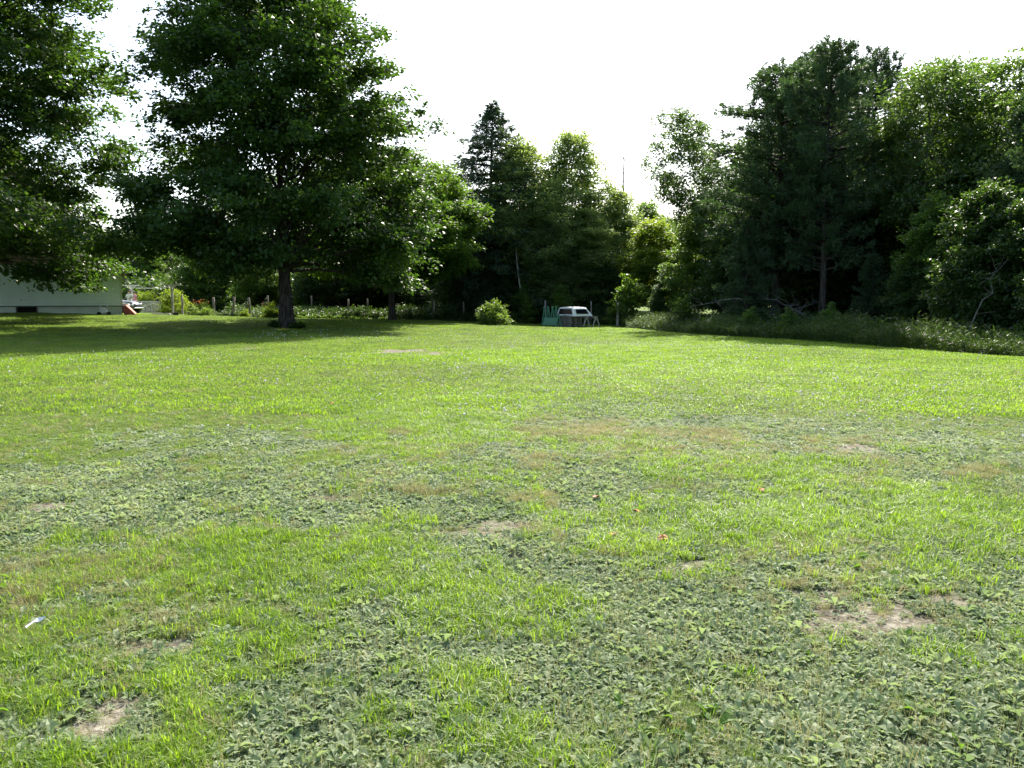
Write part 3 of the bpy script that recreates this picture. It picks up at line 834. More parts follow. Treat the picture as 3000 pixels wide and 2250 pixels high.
# bare snag
snag = MB()
b0 = gpt(1352, 67); t0 = at(1348, 318, 67); t1 = at(1383, 345, 67); fk = at(1352, 455, 67); hk = at(1346, 400, 67)
L_ = lambda q: Vector(q - b0)
snag.tube([Vector((0, 0, -.2)), L_(fk) * .5, L_(fk), L_(hk), L_(t0)], [.24, .19, .14, .07, .018], 7)
e = empty('dead_tree', b0, 0, 'tall bare dead snag rising thin above the middle trees', 'dead tree')
snag.obj('trunk', M['dead_wood'], e)
sb = MB(); R_ = np.random.default_rng(5)
sb.tube(bend(L_(at(1352, 470, 67)), L_(t1), R_, -.08, 6, .02), [.06, .05, .04, .035, .03, .02, .01], 5)
for k in range(26):
    t = R_.uniform(.1, .98); a = L_(fk) * .9 + (L_(t0) - L_(fk) * .9) * t; az = R_.random() * 6.28
    sb.tube(bend(a, np.array(a) + np.array([math.cos(az), math.sin(az), .7]) * R_.uniform(.3, 1.0), R_, .05, 3, .05), [.022, .018, .012, .005], 4)
sb.obj('branches', M['dead_wood'], e)

# birch trunks showing white in the shade
def bare_birch(pts, r, label, seed):
    b = pts[0]; e = empty('birch_tree', b, 0, label, 'tree')
    mb = MB(); mb.tube([Vector(p - b) for p in pts], [r * (1 - .55 * i / (len(pts) - 1)) for i in range(len(pts))], 8, True)
    mb.obj('trunk', M['bark_birch'], e, smooth=True)
    rng = np.random.default_rng(seed)
    C = np.array([pts[-1] - b + rng.normal(size=3) * .8 for _ in range(26)])
    V, Q = spray(rng, C, 12, 5, .6, .5, .4, .2, .13, .4)
    link('crown', np_mesh('crown', V, Q, M['leaf_pale']), e)
bare_birch([gpt(1129, 61.5), at(1126, 640, 61.5), at(1121, 605, 61.5), at(1117, 570, 61.5), at(1112, 500, 62)], .09, 'white birch trunk standing in the shade behind the fence', 1)
bare_birch([gpt(1200, 62), at(1190, 570, 62), at(1176, 535, 62), at(1150, 505, 62), at(1105, 485, 62.5), at(1070, 478, 63)], .055, 'thin birch bent over in an arch among the dark trees', 2)

# background woods: one mass behind everything
def wood_pts():
    P, r, s, ix = [], [], [], []
    rng = np.random.default_rng(17)
    def row(dx0, dx1, Y, step, h0, h1):
        dx = dx0
        while dx < dx1:
            q = gpt(dx + rng.normal() * step * .3, Y * rng.uniform(.95, 1.08))
            P.append(q); r.append((0, 0, rng.random() * 6.28)); k = rng.uniform(h0, h1); w = rng.uniform(1.0, 1.35); s.append((k * w, k * w, k)); ix.append(int(rng.integers(0, 4)))
            dx += step * rng.uniform(.7, 1.3)
    row(-500, 1000, 92, 105, .62, .8); row(-500, 1000, 104, 90, .7, .85)
    row(950, 1480, 80, 70, .62, .8); row(950, 1500, 94, 70, .75, .95)
    row(1640, 2700, 60, 75, .75, .95); row(1680, 2900, 51, 75, .75, .95); row(1560, 2900, 74, 80, .8, 1.0); row(1720, 2900, 46, 90, .65, .85); row(1460, 1700, 66, 60, .45, .62)  # the rows close behind the pines are added to shade the lawn edge
    row(1650, 3000, 44, 100, .45, .65); row(2300, 3200, 33, 120, .6, .9)
    return np.array(P), r, s, ix
def join_tree(ms, nm):
    V, F, off = [], [], 0
    return ms[2]
P_, r_, s_, i_ = wood_pts()
scatter('background_woods', P_, r_, s_, i_, [darkt[0][2], darkt[1][2], maple[0][2], maple[1][2]], 'dense dark woods behind the edge trees', 'woods')

# ---------------------------------------------------------------- undergrowth along the edge of the lawn
def undergrowth(name, path, n, depth, h, leaf, mat, label, cat, seed):
    rng = np.random.default_rng(seed)
    pth = np.array(path); seg = np.linalg.norm(np.diff(pth[:, :2], axis=0), axis=1); cum = np.concatenate([[0], np.cumsum(seg)])
    t = rng.random(n) * cum[-1]
    x = np.interp(t, cum, pth[:, 0]); y = np.interp(t, cum, pth[:, 1])
    i = np.clip(np.searchsorted(cum, t) - 1, 0, len(seg) - 1)
    d = np.diff(pth[:, :2], axis=0)[i] / seg[i][:, None]; nrm = np.stack([-d[:, 1], d[:, 0]], 1)
    nrm *= np.sign(nrm[:, 1:2]); q = rng.random(n) ** 1.3 * depth
    x, y = x + nrm[:, 0] * q, y + nrm[:, 1] * q
    hh = h * (.45 + .9 * noise2(x, y, 1.7, seed)) * (.55 + .45 * np.minimum(1, q / .9)) * rng.uniform(.6, 1.15, n)
    z = ground_z(x, y)
    m_ = 9
    f = rng.random((n, m_)) ** .8
    lean = rng.normal(size=(n, 1, 2)) * .14
    B = np.stack([x[:, None] + lean[..., 0] * f * hh[:, None], y[:, None] + lean[..., 1] * f * hh[:, None], z[:, None] + f * hh[:, None]], -1).reshape(-1, 3)
    az = rng.random(len(B)) * 6.283
    D = np.stack([np.cos(az), np.sin(az), rng.normal(size=len(B)) * .5 + .35], 1)
    V, Q = leaf_quads(B, D, rng.normal(size=B.shape) * .5 + np.array([0, 0, 1]), leaf[0] * rng.uniform(.6, 1.3, len(B)), leaf[1] * rng.uniform(.7, 1.2, len(B)), .2)
    # stems as slim upright blades
    sw = .006 + .004 * rng.random(n)
    tipx, tipy = x + lean[:, 0, 0] * hh, y + lean[:, 0, 1] * hh
    SV = np.stack([np.stack([x - sw, y, z - .02], 1), np.stack([x + sw, y, z - .02], 1), np.stack([tipx + sw * .3, tipy, z + hh], 1), np.stack([tipx - sw * .3, tipy, z + hh], 1)], 1).reshape(-1, 3)
    V = np.concatenate([V, SV]); Q = np.arange(len(V)).reshape(-1, 4)
    return tag(link(name, np_mesh(name, V, Q, mat)), label, cat, kind='stuff')

pathR = [gpt(*c) for c in [(1335, 58), (1400, 46), (1500, 38.3), (1730, 31.8), (2000, 26.3), (2212, 22.8), (2500, 19.8)]]
undergrowth('tall_weeds', pathR, 9000, 3.2, .85, (.19, .026), M['weed_leaf'], 'tall green weeds along the shaded edge of the lawn below the pines', 'weeds', 71)
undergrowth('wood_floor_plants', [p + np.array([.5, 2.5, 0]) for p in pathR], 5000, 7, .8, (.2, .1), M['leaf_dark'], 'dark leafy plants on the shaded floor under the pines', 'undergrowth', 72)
pathM = [gpt(*c) for c in [(480, 61.5), (750, 60.5), (883, 59.6), (1000, 61), (1180, 61), (1340, 59)]]
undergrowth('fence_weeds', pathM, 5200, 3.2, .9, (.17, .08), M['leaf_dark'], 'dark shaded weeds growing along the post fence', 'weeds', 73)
undergrowth('fence_ferns', [gpt(640, 60.5), gpt(750, 60), gpt(840, 59.5)], 420, 1.2, .35, (.18, .08), M['leaf_mid'], 'paler low leafy plants by the fence beyond the lone oak', 'plants', 74)
undergrowth('garden_weeds', [gpt(405, 56), gpt(470, 56.5), gpt(560, 57.5), gpt(600, 58)], 700, 1.6, .42, (.12, .05), M['weed_leaf'], 'sunlit weeds at the feet of the garden fence posts', 'weeds', 75)

# ================================================================ HOUSE
siding_m = solid('sage_siding', (.74, .81, .76), (.68, .75, .70), .5, scale=2.5)
corner_m = solid('pale_trim', (.50, .55, .44), (.44, .49, .39), .5, scale=3)
found_m = solid('painted_concrete', (.68, .74, .68), (.54, .60, .54), .9, scale=1.3, bump=.3)
brown_m = solid('brown_shingle', (.27, .185, .125), (.19, .13, .09), .85, scale=4, bump=.3)
roof_m = solid('roof_shingle', (.11, .085, .07), (.07, .055, .045), .9, scale=5, bump=.3)
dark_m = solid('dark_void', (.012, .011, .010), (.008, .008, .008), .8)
hc = gpt(266, 52)
HZ = hc[2]
house = empty('house', hc, rad(26), 'sage green clapboard house with a brown shingled gable behind the drooping oak', 'house')
F_TOP = .62                               # top of the foundation above the ground at the corner
RIDGE, EAVE_Z = -6.6, 2.8
slope = 1.30
GAB0 = 3.1
apex = EAVE_Z + slope * -RIDGE
mb = MB()                                 # wall core
mb.prism([(-13.2, .55), (-.02, .55), (-.02, EAVE_Z), (RIDGE, apex), (-13.2, EAVE_Z)], 1, .03, 9.5)
mb.obj('wall', siding_m, house)
fb = MB()
fb.box((-2.40, 4.8, F_TOP / 2 - .45), (4.72, 9.5, F_TOP + .9)); fb.box((-9.57, 4.8, F_TOP / 2 - .45), (7.26, 9.5, F_TOP + .9)); fb.box((-5.35, 5.2, F_TOP / 2 - .45), (1.17, 8.7, F_TOP + .9))
fnd = fb.obj('foundation', found_m, house)
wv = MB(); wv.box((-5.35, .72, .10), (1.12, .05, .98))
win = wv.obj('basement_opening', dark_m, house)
jw = solid('jamb_wood', (.20, .19, .22))
for jx in (-4.80, -5.90):
    jb = MB(); jb.box((jx, .34, .10), (.05, .66, .98)); jb.obj('jamb', jw, win)
# clapboards, each a board of its own
CO = .138
def board_mesh(x0, x1):
    return MB().prism([(-.058, .022), (-.05, .0), (.028, 0), (.028, CO - .004), (-.004, CO - .004), (-.016, CO - .02)], 0, x0, x1).mesh('siding_board', siding_m)
bfull = board_mesh(-13.2, -.10)
z = F_TOP; k = 0
while z < GAB0:
    xr = min(-.10, -(z + CO - EAVE_Z) / slope - .05) if z + CO > EAVE_Z else -.10
    me_ = bfull if xr == -.10 else board_mesh(-13.2 - (xr + .10 if False else 0), xr)
    link('siding_board', me_, house, (0, 0, z)); z += CO
cb = MB(); cb.box((-.05, -.036, (F_TOP + EAVE_Z) / 2), (.12, .06, EAVE_Z - F_TOP)); cb.obj('corner_board', corner_m, house)
sk_ = MB(); sk_.box((-6.6, -.01, F_TOP - .035), (13.2, .09, .06)); sk_.obj('sill_board', solid('dark_sill', (.10, .12, .09)), house)
# brown gable: courses of shingles joined (hidden mostly by leaves)
gb = MB(); z = GAB0; R_ = random.Random(4)
while z < apex - .3:
    hw = (apex - z) / slope - .1
    x = RIDGE - min(hw, 6.5)
    while x < RIDGE + hw - .02:
        w = R_.uniform(.12, .24); w = min(w, RIDGE + hw - x)
        gb.prism([(-.045 - R_.random() * .008, z), (-.012, z + .2), (.028, z + .2), (.028, z)], 0, x, x + w - .008); x += w
    z += .18
tag(gb.obj('gable_shingles', brown_m, house), kind='stuff')
rf = MB()
for sg in (1, -1):
    a = math.atan(slope); L = (6.6 + .35) / math.cos(a); cx = RIDGE + sg * (6.6 + .35) / 2; cz = apex - slope * (6.6 + .35) / 2 + .09
    rf.box((cx, 4.7, cz), (L, 10.3, .16), Matrix.Rotation(sg * a, 3, 'Y'))
roof = rf.obj('roof', roof_m, house)
rb = MB()
for sg in (1, -1):
    a = math.atan(slope); L = (6.6 + .33) / math.cos(a); cx = RIDGE + sg * (6.6 + .35) / 2; cz = apex - slope * (6.6 + .35) / 2 + .03
    rb.box((cx, -.475, cz), (L, .035, .17), Matrix.Rotation(sg * a, 3, 'Y'))
rb.obj('rake_board', brown_m, roof)
fa = MB(); fa.tube([(0, 0, 0), (0, -.08, .03), (0, -.14, -.02)], [.03, .03, .03], 8); fa.box((0, 0, 0), (.16, .02, .12)); fa.box((.2, -.02, .01), (.12, .05, .07))
fa.obj('outdoor_tap', solid('white_metal', (.75, .75, .72)), house, (-5.6, -.04, 1.0))

# red cellar hatch beside the corner
red_m = solid('red_paint', (.36, .045, .035), (.24, .03, .03), .5, scale=3)
org_m = solid('sunlit_red_paint', (.55, .16, .075), (.42, .10, .05), .5, scale=4)  # sunlight on the red slope, put into the colour
hp = gpt(276, 51.6)
ht = empty('cellar_hatch', hp + np.array([-.26, 0, 0]), rad(18), 'red wedge shaped cellar hatch at the corner of the sage house', 'hatch')
ht.scale = (.85, .75, .95)
hb = MB(); hb.prism([(0, -.1), (.78, -.1), (.74, .06), (.14, .64), (0, .64)], 1, 0, 1.2); hb.obj('side_panel', red_m, ht)
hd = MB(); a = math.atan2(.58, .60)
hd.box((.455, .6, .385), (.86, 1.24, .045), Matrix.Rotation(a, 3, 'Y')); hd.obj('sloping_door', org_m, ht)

# ---------------------------------------------------------------- the dark car behind the corner
car_m = solid('dark_car_paint', (.04, .05, .048), (.035, .045, .043), .28, .2, spec=.5, coat=.4)
tyre_m = solid('tyre_rubber', (.02, .02, .02), rough=.8)
chrome_m = solid('chrome', (.7, .7, .7), (.6, .6, .6), .12, 1.0)
glass_m = solid('dark_glass', (.012, .014, .016), (.01, .012, .014), .06, spec=.8)
cp = gpt(303, 61)
car = empty('parked_car', cp + np.array([-2.05, 0, 0]), rad(-8), 'dark glossy car with a rounded hood parked behind the house corner', 'car')
def loft(secs, n=16):                     # sections: (x, half width, z low, z high, roundness)
    mb = MB(); rows = []
    for x, hw, z0, z1 in secs:
        row = []
        for k in range(n):
            t = PI * k / (n - 1)
            c_, s_ = math.cos(t), math.sin(t)
            row.append((x, math.copysign(abs(c_) ** .55, c_) * hw, z0 + (z1 - z0) * abs(s_) ** .6))
        rows.append(row)
    vs = [v for r in rows for v in r]; fs = []
    for i in range(len(rows) - 1):
        for k in range(n - 1): fs.append((i * n + k, i * n + k + 1, (i + 1) * n + k + 1, (i + 1) * n + k))
    fs.append(tuple(range(n - 1, -1, -1))); fs.append(tuple(range((len(rows) - 1) * n, len(rows) * n)))
    return mb.add(vs, fs)
loft([(-2.2, .6, .35, .8), (-1.9, .78, .3, .95), (-.9, .82, .28, .98), (.4, .82, .28, 1.0), (1.1, .74, .3, 1.0), (1.7, .6, .34, .93), (2.05, .45, .4, .78), (2.15, .3, .45, .66)]).obj('body', car_m, car, smooth=True)
loft([(-1.7, .5, .9, .98), (-1.35, .62, .9, 1.36), (-.4, .66, .9, 1.46), (.25, .62, .9, 1.38), (.7, .52, .9, .99)]).obj('cabin', glass_m, car, smooth=True)
for sx in (1.45, -1.4):
    for sy in (-1, 1):
        w = MB(); w.tube([(0, -.1, 0), (0, -.08, 0), (0, .08, 0), (0, .1, 0)], [.24, .31, .31, .24], 18)
        wh = w.obj('wheel', tyre_m, car, (sx, sy * .76, .31), True)
        h = MB(); h.tube([(0, sy * .09, 0), (0, sy * .115, 0)], [.17, .1], 14); h.obj('hub_cap', chrome_m, wh)
        f = MB(); f.ell((sx, sy * .70, .46), (.52, .22, .36), 16, 10); f.obj('fender', car_m, car, smooth=True)
for sy in (-1, 1):
    f = MB(); f.ell((0, 0, 0), (.09, .12, .12), 12, 8); f.obj('headlight', chrome_m, car, (1.98, sy * .5, .66), True)
f = MB(); f.tube([(2.12, -.75, .42), (2.24, -.5, .42), (2.27, 0, .42), (2.24, .5, .42), (2.12, .75, .42)], [.05, .055, .055, .055, .05], 8); f.obj('bumper', chrome_m, car, smooth=True)

# ---------------------------------------------------------------- small push mower at the foundation
mp_ = gpt(230, 51.0); mow = empty('push_mower', mp_ + np.array([0, -.3, 0.0]), rad(26), 'small grey and white push mower with a looped handle against the foundation', 'mower')
mg = solid('mower_grey', (.6, .6, .62), (.45, .45, .48), .5); mw = solid('mower_white', (.7, .7, .62), (.6, .6, .52), .5)
d = MB(); d.box((0, 0, .24), (.46, .42, .12), taper=.82); d.ell((0, 0, .3), (.2, .18, .06), 12, 6); d.obj('deck', mg, mow)
d = MB(); d.box((-.02, -.02, .40), (.3, .22, .09), taper=.7); d.tube([(0, 0, .38), (0, 0, .46)], [.1, .07], 10); d.obj('engine_cover', mw, mow)
for x in (-.24, .24):
    for y in (-.2, .2):
        w = MB(); w.tube([(0, -.025, 0), (0, .025, 0)], [.115, .115], 14); w.obj('wheel', dark_m, mow, (x, y, .11))
d = MB(); pts = [(-.2, .15, .26), (-.17, .42, .62), (-.16, .52, .78), (0, .55, .82), (.16, .52, .78), (.17, .42, .62), (.2, .15, .26)]
d.tube([(x, y * .4 - .05, z) for x, y, z in pts], [.016] * 7, 6); d.obj('handle', mg, mow, smooth=True)

mow.scale = (1.15, 1.15, 1.05)
# ---------------------------------------------------------------- clothesline
wood_g = bark_mat('weathered_wood', (.30, .28, .26), (.52, .50, .47), 5)
def clothes_post(pos, h, label):
    e = empty('clothesline_post', pos, rad(-10), label, 'clothesline post', 'clothesline posts')
    b = MB(); b.box((0, 0, h / 2 - .1), (.12, .12, h + .2)); b.obj('post', wood_g, e)
    c = MB(); c.box((0, 0, h + .045), (1.32, .09, .09)); c.obj('crossbar', wood_g, e)
    for s in (-1, 1):
        r = MB(); r.bar((0, 0, h - .35), (s * .32, 0, h), .045, .045); r.obj('brace', wood_g, e)
    return e
c1, c2 = gpt(374, 53), gpt(287, 63)
h1 = at(374, 617, 53)[2] - c1[2]; h2 = at(287, 618, 63)[2] - c2[2]
clothes_post(c1, h1, 'grey T-shaped clothesline post on the lawn in front of the bright shrub')
clothes_post(c2, h2, 'grey T-shaped clothesline post half hidden by the house corner')
for s, wd in ((-.55, 'clothesline at the house side end of the crossbars'), (-.18, 'clothesline just house side of the post tops'), (.2, 'clothesline just oak side of the post tops'), (.55, 'clothesline at the oak side end of the crossbars')):
    a = Vector(c1) + Vector((s * math.cos(rad(-10)), s * math.sin(rad(-10)), h1 + .09)); b = Vector(c2) + Vector((s * math.cos(rad(-10)), s * math.sin(rad(-10)), h2 + .09))
    l = MB(); l.tube([a + (b - a) * t + Vector((0, 0, -.28 * 4 * t * (1 - t))) for t in [i / 8 for i in range(9)]], [.006] * 9, 4)
    tag(l.obj('clothesline', solid('line_white', (.6, .6, .58))), 'thin ' + wd, 'clothesline', 'clotheslines')
# dark pot and stones near the post
d = MB(); d.tube([(0, 0, -.02), (0, 0, .2), (0, 0, .22)], [.14, .19, .2], 14); o = d.obj('black_pot', dark_m, None, gpt(380, 52)); tag(o, 'black plastic pot at the foot of the clothesline post', 'pot')
stone_m = solid('grey_stone', (.42, .40, .38), (.28, .27, .26), .9, scale=6, bump=.5)
for i, (dx, Y, w, lb) in enumerate([(362, 54, .42, 'grey paving block on the lawn between the car and the clothesline post'), (340, 55.5, .62, 'long grey board lying on the lawn by the parked car'), (349, 55.2, .3, 'small grey block beside the long grey board')]):
    d = MB(); d.box((0, 0, .06), (w, .3, .14), Matrix.Rotation(.2 * i, 3, 'Z'), .9); tag(d.obj('stone_block', stone_m, None, gpt(dx, Y)), lb, 'block')

# chain-link fence panel
cl_m = solid('galvanised', (.42, .44, .44), (.34, .36, .36), .45, .6)
a, b = gpt(296, 66), gpt(347, 66); hh = .9
e = empty('chain_link_fence', a, math.atan2(b[1] - a[1], b[0] - a[0]), 'low chain-link fence panel behind the parked car and bright shrub', 'fence')
Lf = float(np.linalg.norm((b - a)[:2]))
for x in (0, Lf * .63, Lf):
    d = MB(); d.tube([(0, 0, -.1), (0, 0, hh + .05)], [.035, .035], 8); d.obj('fence_post', cl_m, e, (x, 0, 0))
d = MB(); d.tube([(0, 0, hh), (Lf, 0, hh)], [.022, .022], 6); d.obj('top_rail', cl_m, e)
d = MB(); n = int(Lf / .085)
for i in range(-10, n):
    for s in (1, -1):
        x0 = i * .085 if s > 0 else i * .085 + hh; p0 = [x0, 0, .02]; p1 = [x0 + s * hh, 0, hh]
        pa, pb = sorted([p0, p1]); 
        if pb[0] <= 0 or pa[0] >= Lf: continue
        sl = (pb[2] - pa[2]) / (pb[0] - pa[0])
        if pa[0] < 0: pa = [0, 0, pa[2] - sl * pa[0]]
        if pb[0] > Lf: pb = [Lf, 0, pb[2] - sl * (pb[0] - Lf)]
        d.bar([pa[0], s * .004, pa[2]], [pb[0], s * .004, pb[2]], .006, .006)
tag(d.obj('wire_mesh', cl_m, e), kind='stuff')

# ---------------------------------------------------------------- two people behind the car
skin_m = solid('skin', (.50, .31, .22), (.45, .27, .19), .6); hair_m = solid('dark_hair', (.03, .022, .016), rough=.6)
jean_m = solid('blue_denim', (.07, .09, .15), (.05, .07, .12), .85, scale=20)
def person(pos, rz, shirt_col, label, arms):
    e = empty('person', pos, rz, label, 'person')
    names = ['pelvis', 'waist', 'chest', 'neck', 'head0', 'head1']
    V = {'pelvis': (0, 0, .93), 'waist': (0, 0, 1.08), 'chest': (0, 0, 1.32), 'neck': (0, .0, 1.46), 'chin': (0, -.02, 1.53), 'head': (0, -.015, 1.62), 'crown': (0, 0, 1.70)}
    E = [('pelvis', 'waist'), ('waist', 'chest'), ('chest', 'neck'), ('neck', 'chin'), ('chin', 'head'), ('head', 'crown')]
    Rd = {'pelvis': .15, 'waist': .125, 'chest': .15, 'neck': .055, 'chin': .075, 'head': .095, 'crown': .06}
    for s, nm in ((-1, 'a'), (1, 'b')):
        el, wr = arms[0 if s < 0 else 1]
        V.update({'hip' + nm: (s * .095, 0, .88), 'knee' + nm: (s * .105, -.02, .49), 'ank' + nm: (s * .11, .03, .08), 'toe' + nm: (s * .13, -.14, .04),
                  'sho' + nm: (s * .19, 0, 1.39), 'elb' + nm: (s * .25 + el[0] * s, el[1], el[2]), 'wri' + nm: (s * .25 + wr[0] * s, wr[1], wr[2]), 'hand' + nm: (s * .25 + wr[0] * s, wr[1] - .05, wr[2] - .07)})
        E += [('pelvis', 'hip' + nm), ('hip' + nm, 'knee' + nm), ('knee' + nm, 'ank' + nm), ('ank' + nm, 'toe' + nm), ('chest', 'sho' + nm), ('sho' + nm, 'elb' + nm), ('elb' + nm, 'wri' + nm), ('wri' + nm, 'hand' + nm)]
        Rd.update({'hip' + nm: .10, 'knee' + nm: .065, 'ank' + nm: .045, 'toe' + nm: .04, 'sho' + nm: .07, 'elb' + nm: .045, 'wri' + nm: .03, 'hand' + nm: .04})
    ks = list(V); me = bpy.data.meshes.new('body'); me.from_pydata([V[k] for k in ks], [(ks.index(a), ks.index(b)) for a, b in E], []); me.materials.append(skin_m)
    o = link('body', me, e); md = o.modifiers.new('skin', 'SKIN'); md.use_smooth_shade = True
    for i, k in enumerate(ks):
        sv = me.skin_vertices[0].data[i]; sv.radius = (Rd[k], Rd[k] * (.75 if k in ('chest', 'waist', 'pelvis') else 1)); sv.use_root = (k == 'pelvis')
    o.modifiers.new('sub', 'SUBSURF').levels = 2; o.modifiers['sub'].render_levels = 2
    sm = solid('shirt', shirt_col, tuple(c * .85 for c in shirt_col), .85, scale=15)
    t = MB(); t.tube([(0, 0, .90), (0, 0, 1.08), (0, 0, 1.3), (0, 0, 1.40), (0, 0, 1.46)], [.185, .165, .19, .165, .075], 14)
    for v in range(len(t.v)): x, y, z = t.v[v]; t.v[v] = (x * 1.12, y * .78, z)
    for s, nm in ((-1, 'a'), (1, 'b')):
        a, b = Vector(V['sho' + nm]), Vector(V['elb' + nm]); t.tube([a - Vector((s * .04, 0, -.01)), a, a + (b - a) * .7], [.09, .085, .07], 10)
    t.obj('shirt', sm, e, smooth=True)
    t = MB(); t.tube([(0, 0, .80), (0, 0, .96)], [.165, .17], 14)
    for s, nm in ((-1, 'a'), (1, 'b')):
        t.tube([V['hip' + nm], V['knee' + nm], V['ank' + nm]], [.115, .085, .07], 10)
    t.obj('trousers', jean_m, e, smooth=True)
    t = MB(); t.ell((0, .02, 1.665), (.105, .115, .10), 12, 8); t.obj('hair', hair_m, e, smooth=True)
    for nm, c, r in (('nose', (0, -.115, 1.61), (.014, .02, .018)), ('mouth', (0, -.103, 1.565), (.024, .008, .006))):
        t = MB(); t.ell(c, r, 8, 6); t.obj(nm, skin_m, e)
    for s in (-1, 1):
        t = MB(); t.ell((s * .035, -.1, 1.635), (.012, .008, .008), 8, 6); t.obj('eye', hair_m, e)
        t = MB(); t.ell((s * .1, .0, 1.62), (.015, .025, .032), 8, 6); t.obj('ear', skin_m, e)
    return e
person(gpt(291, 66.5), 2.7, (.62, .26, .36), 'person in a pink shirt and jeans standing behind the dark car, seen from behind', [((.03, .02, 1.12), (.0, -.12, .98)), ((.06, -.02, 1.14), (.02, -.1, 1.0))])
person(gpt(281, 62.5), -.3, (.55, .60, .50), 'person with dark hair and a white shirt at the house corner', [((.02, -.06, 1.14), (-.05, -.22, 1.15)), ((.02, -.06, 1.14), (-.05, -.22, 1.15))])

# ---------------------------------------------------------------- fence posts
def fpost(sx, ytop, ybot, Y, r, lean, label):  # source pixels of the 3000 wide photograph
    s = 2212 / 3000
    p = gpt(sx * s, Y); top = at(sx * s, ytop * s, Y)[2] - p[2]
    rr = random.Random(int(sx)); d = MB()
    d.tube([(0, 0, -.2), (lean * .3, 0, top * .3), (lean * .65 + .01, .01, top * .65), (lean, 0, top), (lean, 0, top + .004)], [r * 1.05, r, r * .95, r * .9, r * .5], 9, True, .06, rr)
    o = d.obj('fence_post', wood_p, None, p, True)
    return tag(o, label, 'fence post', 'wooden posts of the old fence')
wood_p = bark_mat('post_wood', (.17, .15, .125), (.36, .33, .285), 6)
for a in [(535, 864, 905, 58, .075, .0, 'short grey post at the foot of the bright shrub'), (627, 871, 924, 57, .085, 0, 'straight grey garden post standing next to the orange lilies'),
          (681, 870, 927, 57, .085, .17, 'crooked garden post leaning over, between the lilies and the flower baskets'), (733, 872, 921, 57, .08, -.06, 'garden post with a flower basket hanging beside it on a short arm'),
          (786, 866, 903, 58, .065, .0, 'post close beside the lone oak trunk with a white bracket and hanging flowers'), (914, 866, 905, 64, .06, 0, 'grey fence post in shade just beyond the lone oak trunk'),
          (1021, 876, 917, 61, .07, 0, 'second grey fence post beyond the lone oak trunk'), (1077, 875, 918, 61, .06, 0, 'third grey fence post, under the tip of the low oak limb'),
          (1141, 879, 918, 61, .045, 0, 'thin pale fence post next to the brighter oak trunk'), (1271, 881, 928, 61, .075, .02, 'thick fence post between the brighter oak and the lawn bush'),
          (1358, 884, 912, 62, .07, 0, 'fence post directly behind the lawn bush'), (1598, 880, 925, 60, .075, -.02, 'tall fence post behind the green trestles'),
          (1731, 882, 925, 60, .055, 0, 'thin fence post behind the white truck cap'), (1809, 886, 932, 57, .10, .02, 'thick pale fence post standing alone past the sawhorses')]:
    fpost(*a)
# hanging flower baskets
petal = {'pink': solid('petal_pink', (.6, .12, .2), rough=.7), 'white': solid('petal_white', (.7, .68, .6), rough=.7)}
def basket(sx, sy, Y, hook, col, label):
    s = 2212 / 3000; c = at(sx * s, sy * s, Y); e = empty('hanging_basket', c, 0, label, 'flower basket')
    rng = np.random.default_rng(int(sx))
    d = MB(); d.tube([(0, 0, -.2), (0, 0, -.12), (0, 0, 0)], [.06, .14, .18], 12); d.obj('pot', solid('basket_brown', (.22, .19, .14)), e)
    for q in range(3):
        az = q * 2.1; w = MB(); w.tube([(.16 * math.cos(az), .16 * math.sin(az), 0), (0, 0, .36)], [.006, .006], 4); w.obj('hanger_wire', dark_m, e)
    C = rng.normal(size=(14, 3)) * np.array([.13, .13, .07]) + np.array([0, 0, .05])
    V, Q = spray(rng, C, 8, 3, .06, .05, .05, .07, .045, .3); link('foliage', np_mesh('foliage', V, Q, M['weed_leaf']), e)
    f = MB()
    for q in range(16): f.ell(rng.normal(size=3) * np.array([.13, .13, .08]) + np.array([0, -.05, .05]), (.03, .03, .025), 6, 4)
    tag(f.obj('blossoms', petal[col], e), kind='stuff')
    a = MB(); hx = hook; a.tube([(0, 0, .36), (hx * .5, 0, .42), (hx, 0, .42)], [.012, .014, .014], 6); a.obj('arm', solid('white_arm', (.7, .72, .74)), e)
basket(724, 893, 57, .21, 'white', 'basket of pale flowers hanging from the post arm farther from the oak trunk')
basket(777, 891, 58, .22, 'pink', 'basket of pink flowers hanging beside the post nearest the oak trunk')

# ---------------------------------------------------------------- shrubs and flowers
limeb = shrub_meshes(201, 1.75, 1.6, 2.9, (.2, .12), M['leaf_lime'], 60, 16, 6)
place_shrub('lime_shrub', limeb, gpt(378, 60.5), 0, .62, 'large bright yellow-green shrub behind the clothesline post')
place_shrub('lime_shrub', limeb, gpt(318, 72), 1.5, .6, 'bright shrub behind the people at the house corner')
bushm = shrub_meshes(202, .95, .9, 1.22, (.12, .065), M['leaf_lime'] if False else M['leaf_mid'], 95, 16, 6, spiky=.22)
lb = leaf_mat('bush_leaf', (.07, .125, .035), (.13, .19, .06), (.26, .40, .04), .45, .45, .35)
bushm[0].materials[0] = lb
place_shrub('lawn_bush', bushm, gpt(1067, 50), 0, 1, 'round green bush standing alone on the lawn before the fence', 'bush')
lily = shrub_meshes(203, .55, .5, .62, (.34, .03), M['weed_leaf'], 40, 14, 4)
le = place_shrub('daylily_clump', lily, gpt(432, 55.5), 0, 1.1, 'clump of orange daylilies beside the garden posts', 'flowers')
om = solid('orange_petal', (.85, .30, .03), (.75, .22, .02), .6)
rng = np.random.default_rng(8)
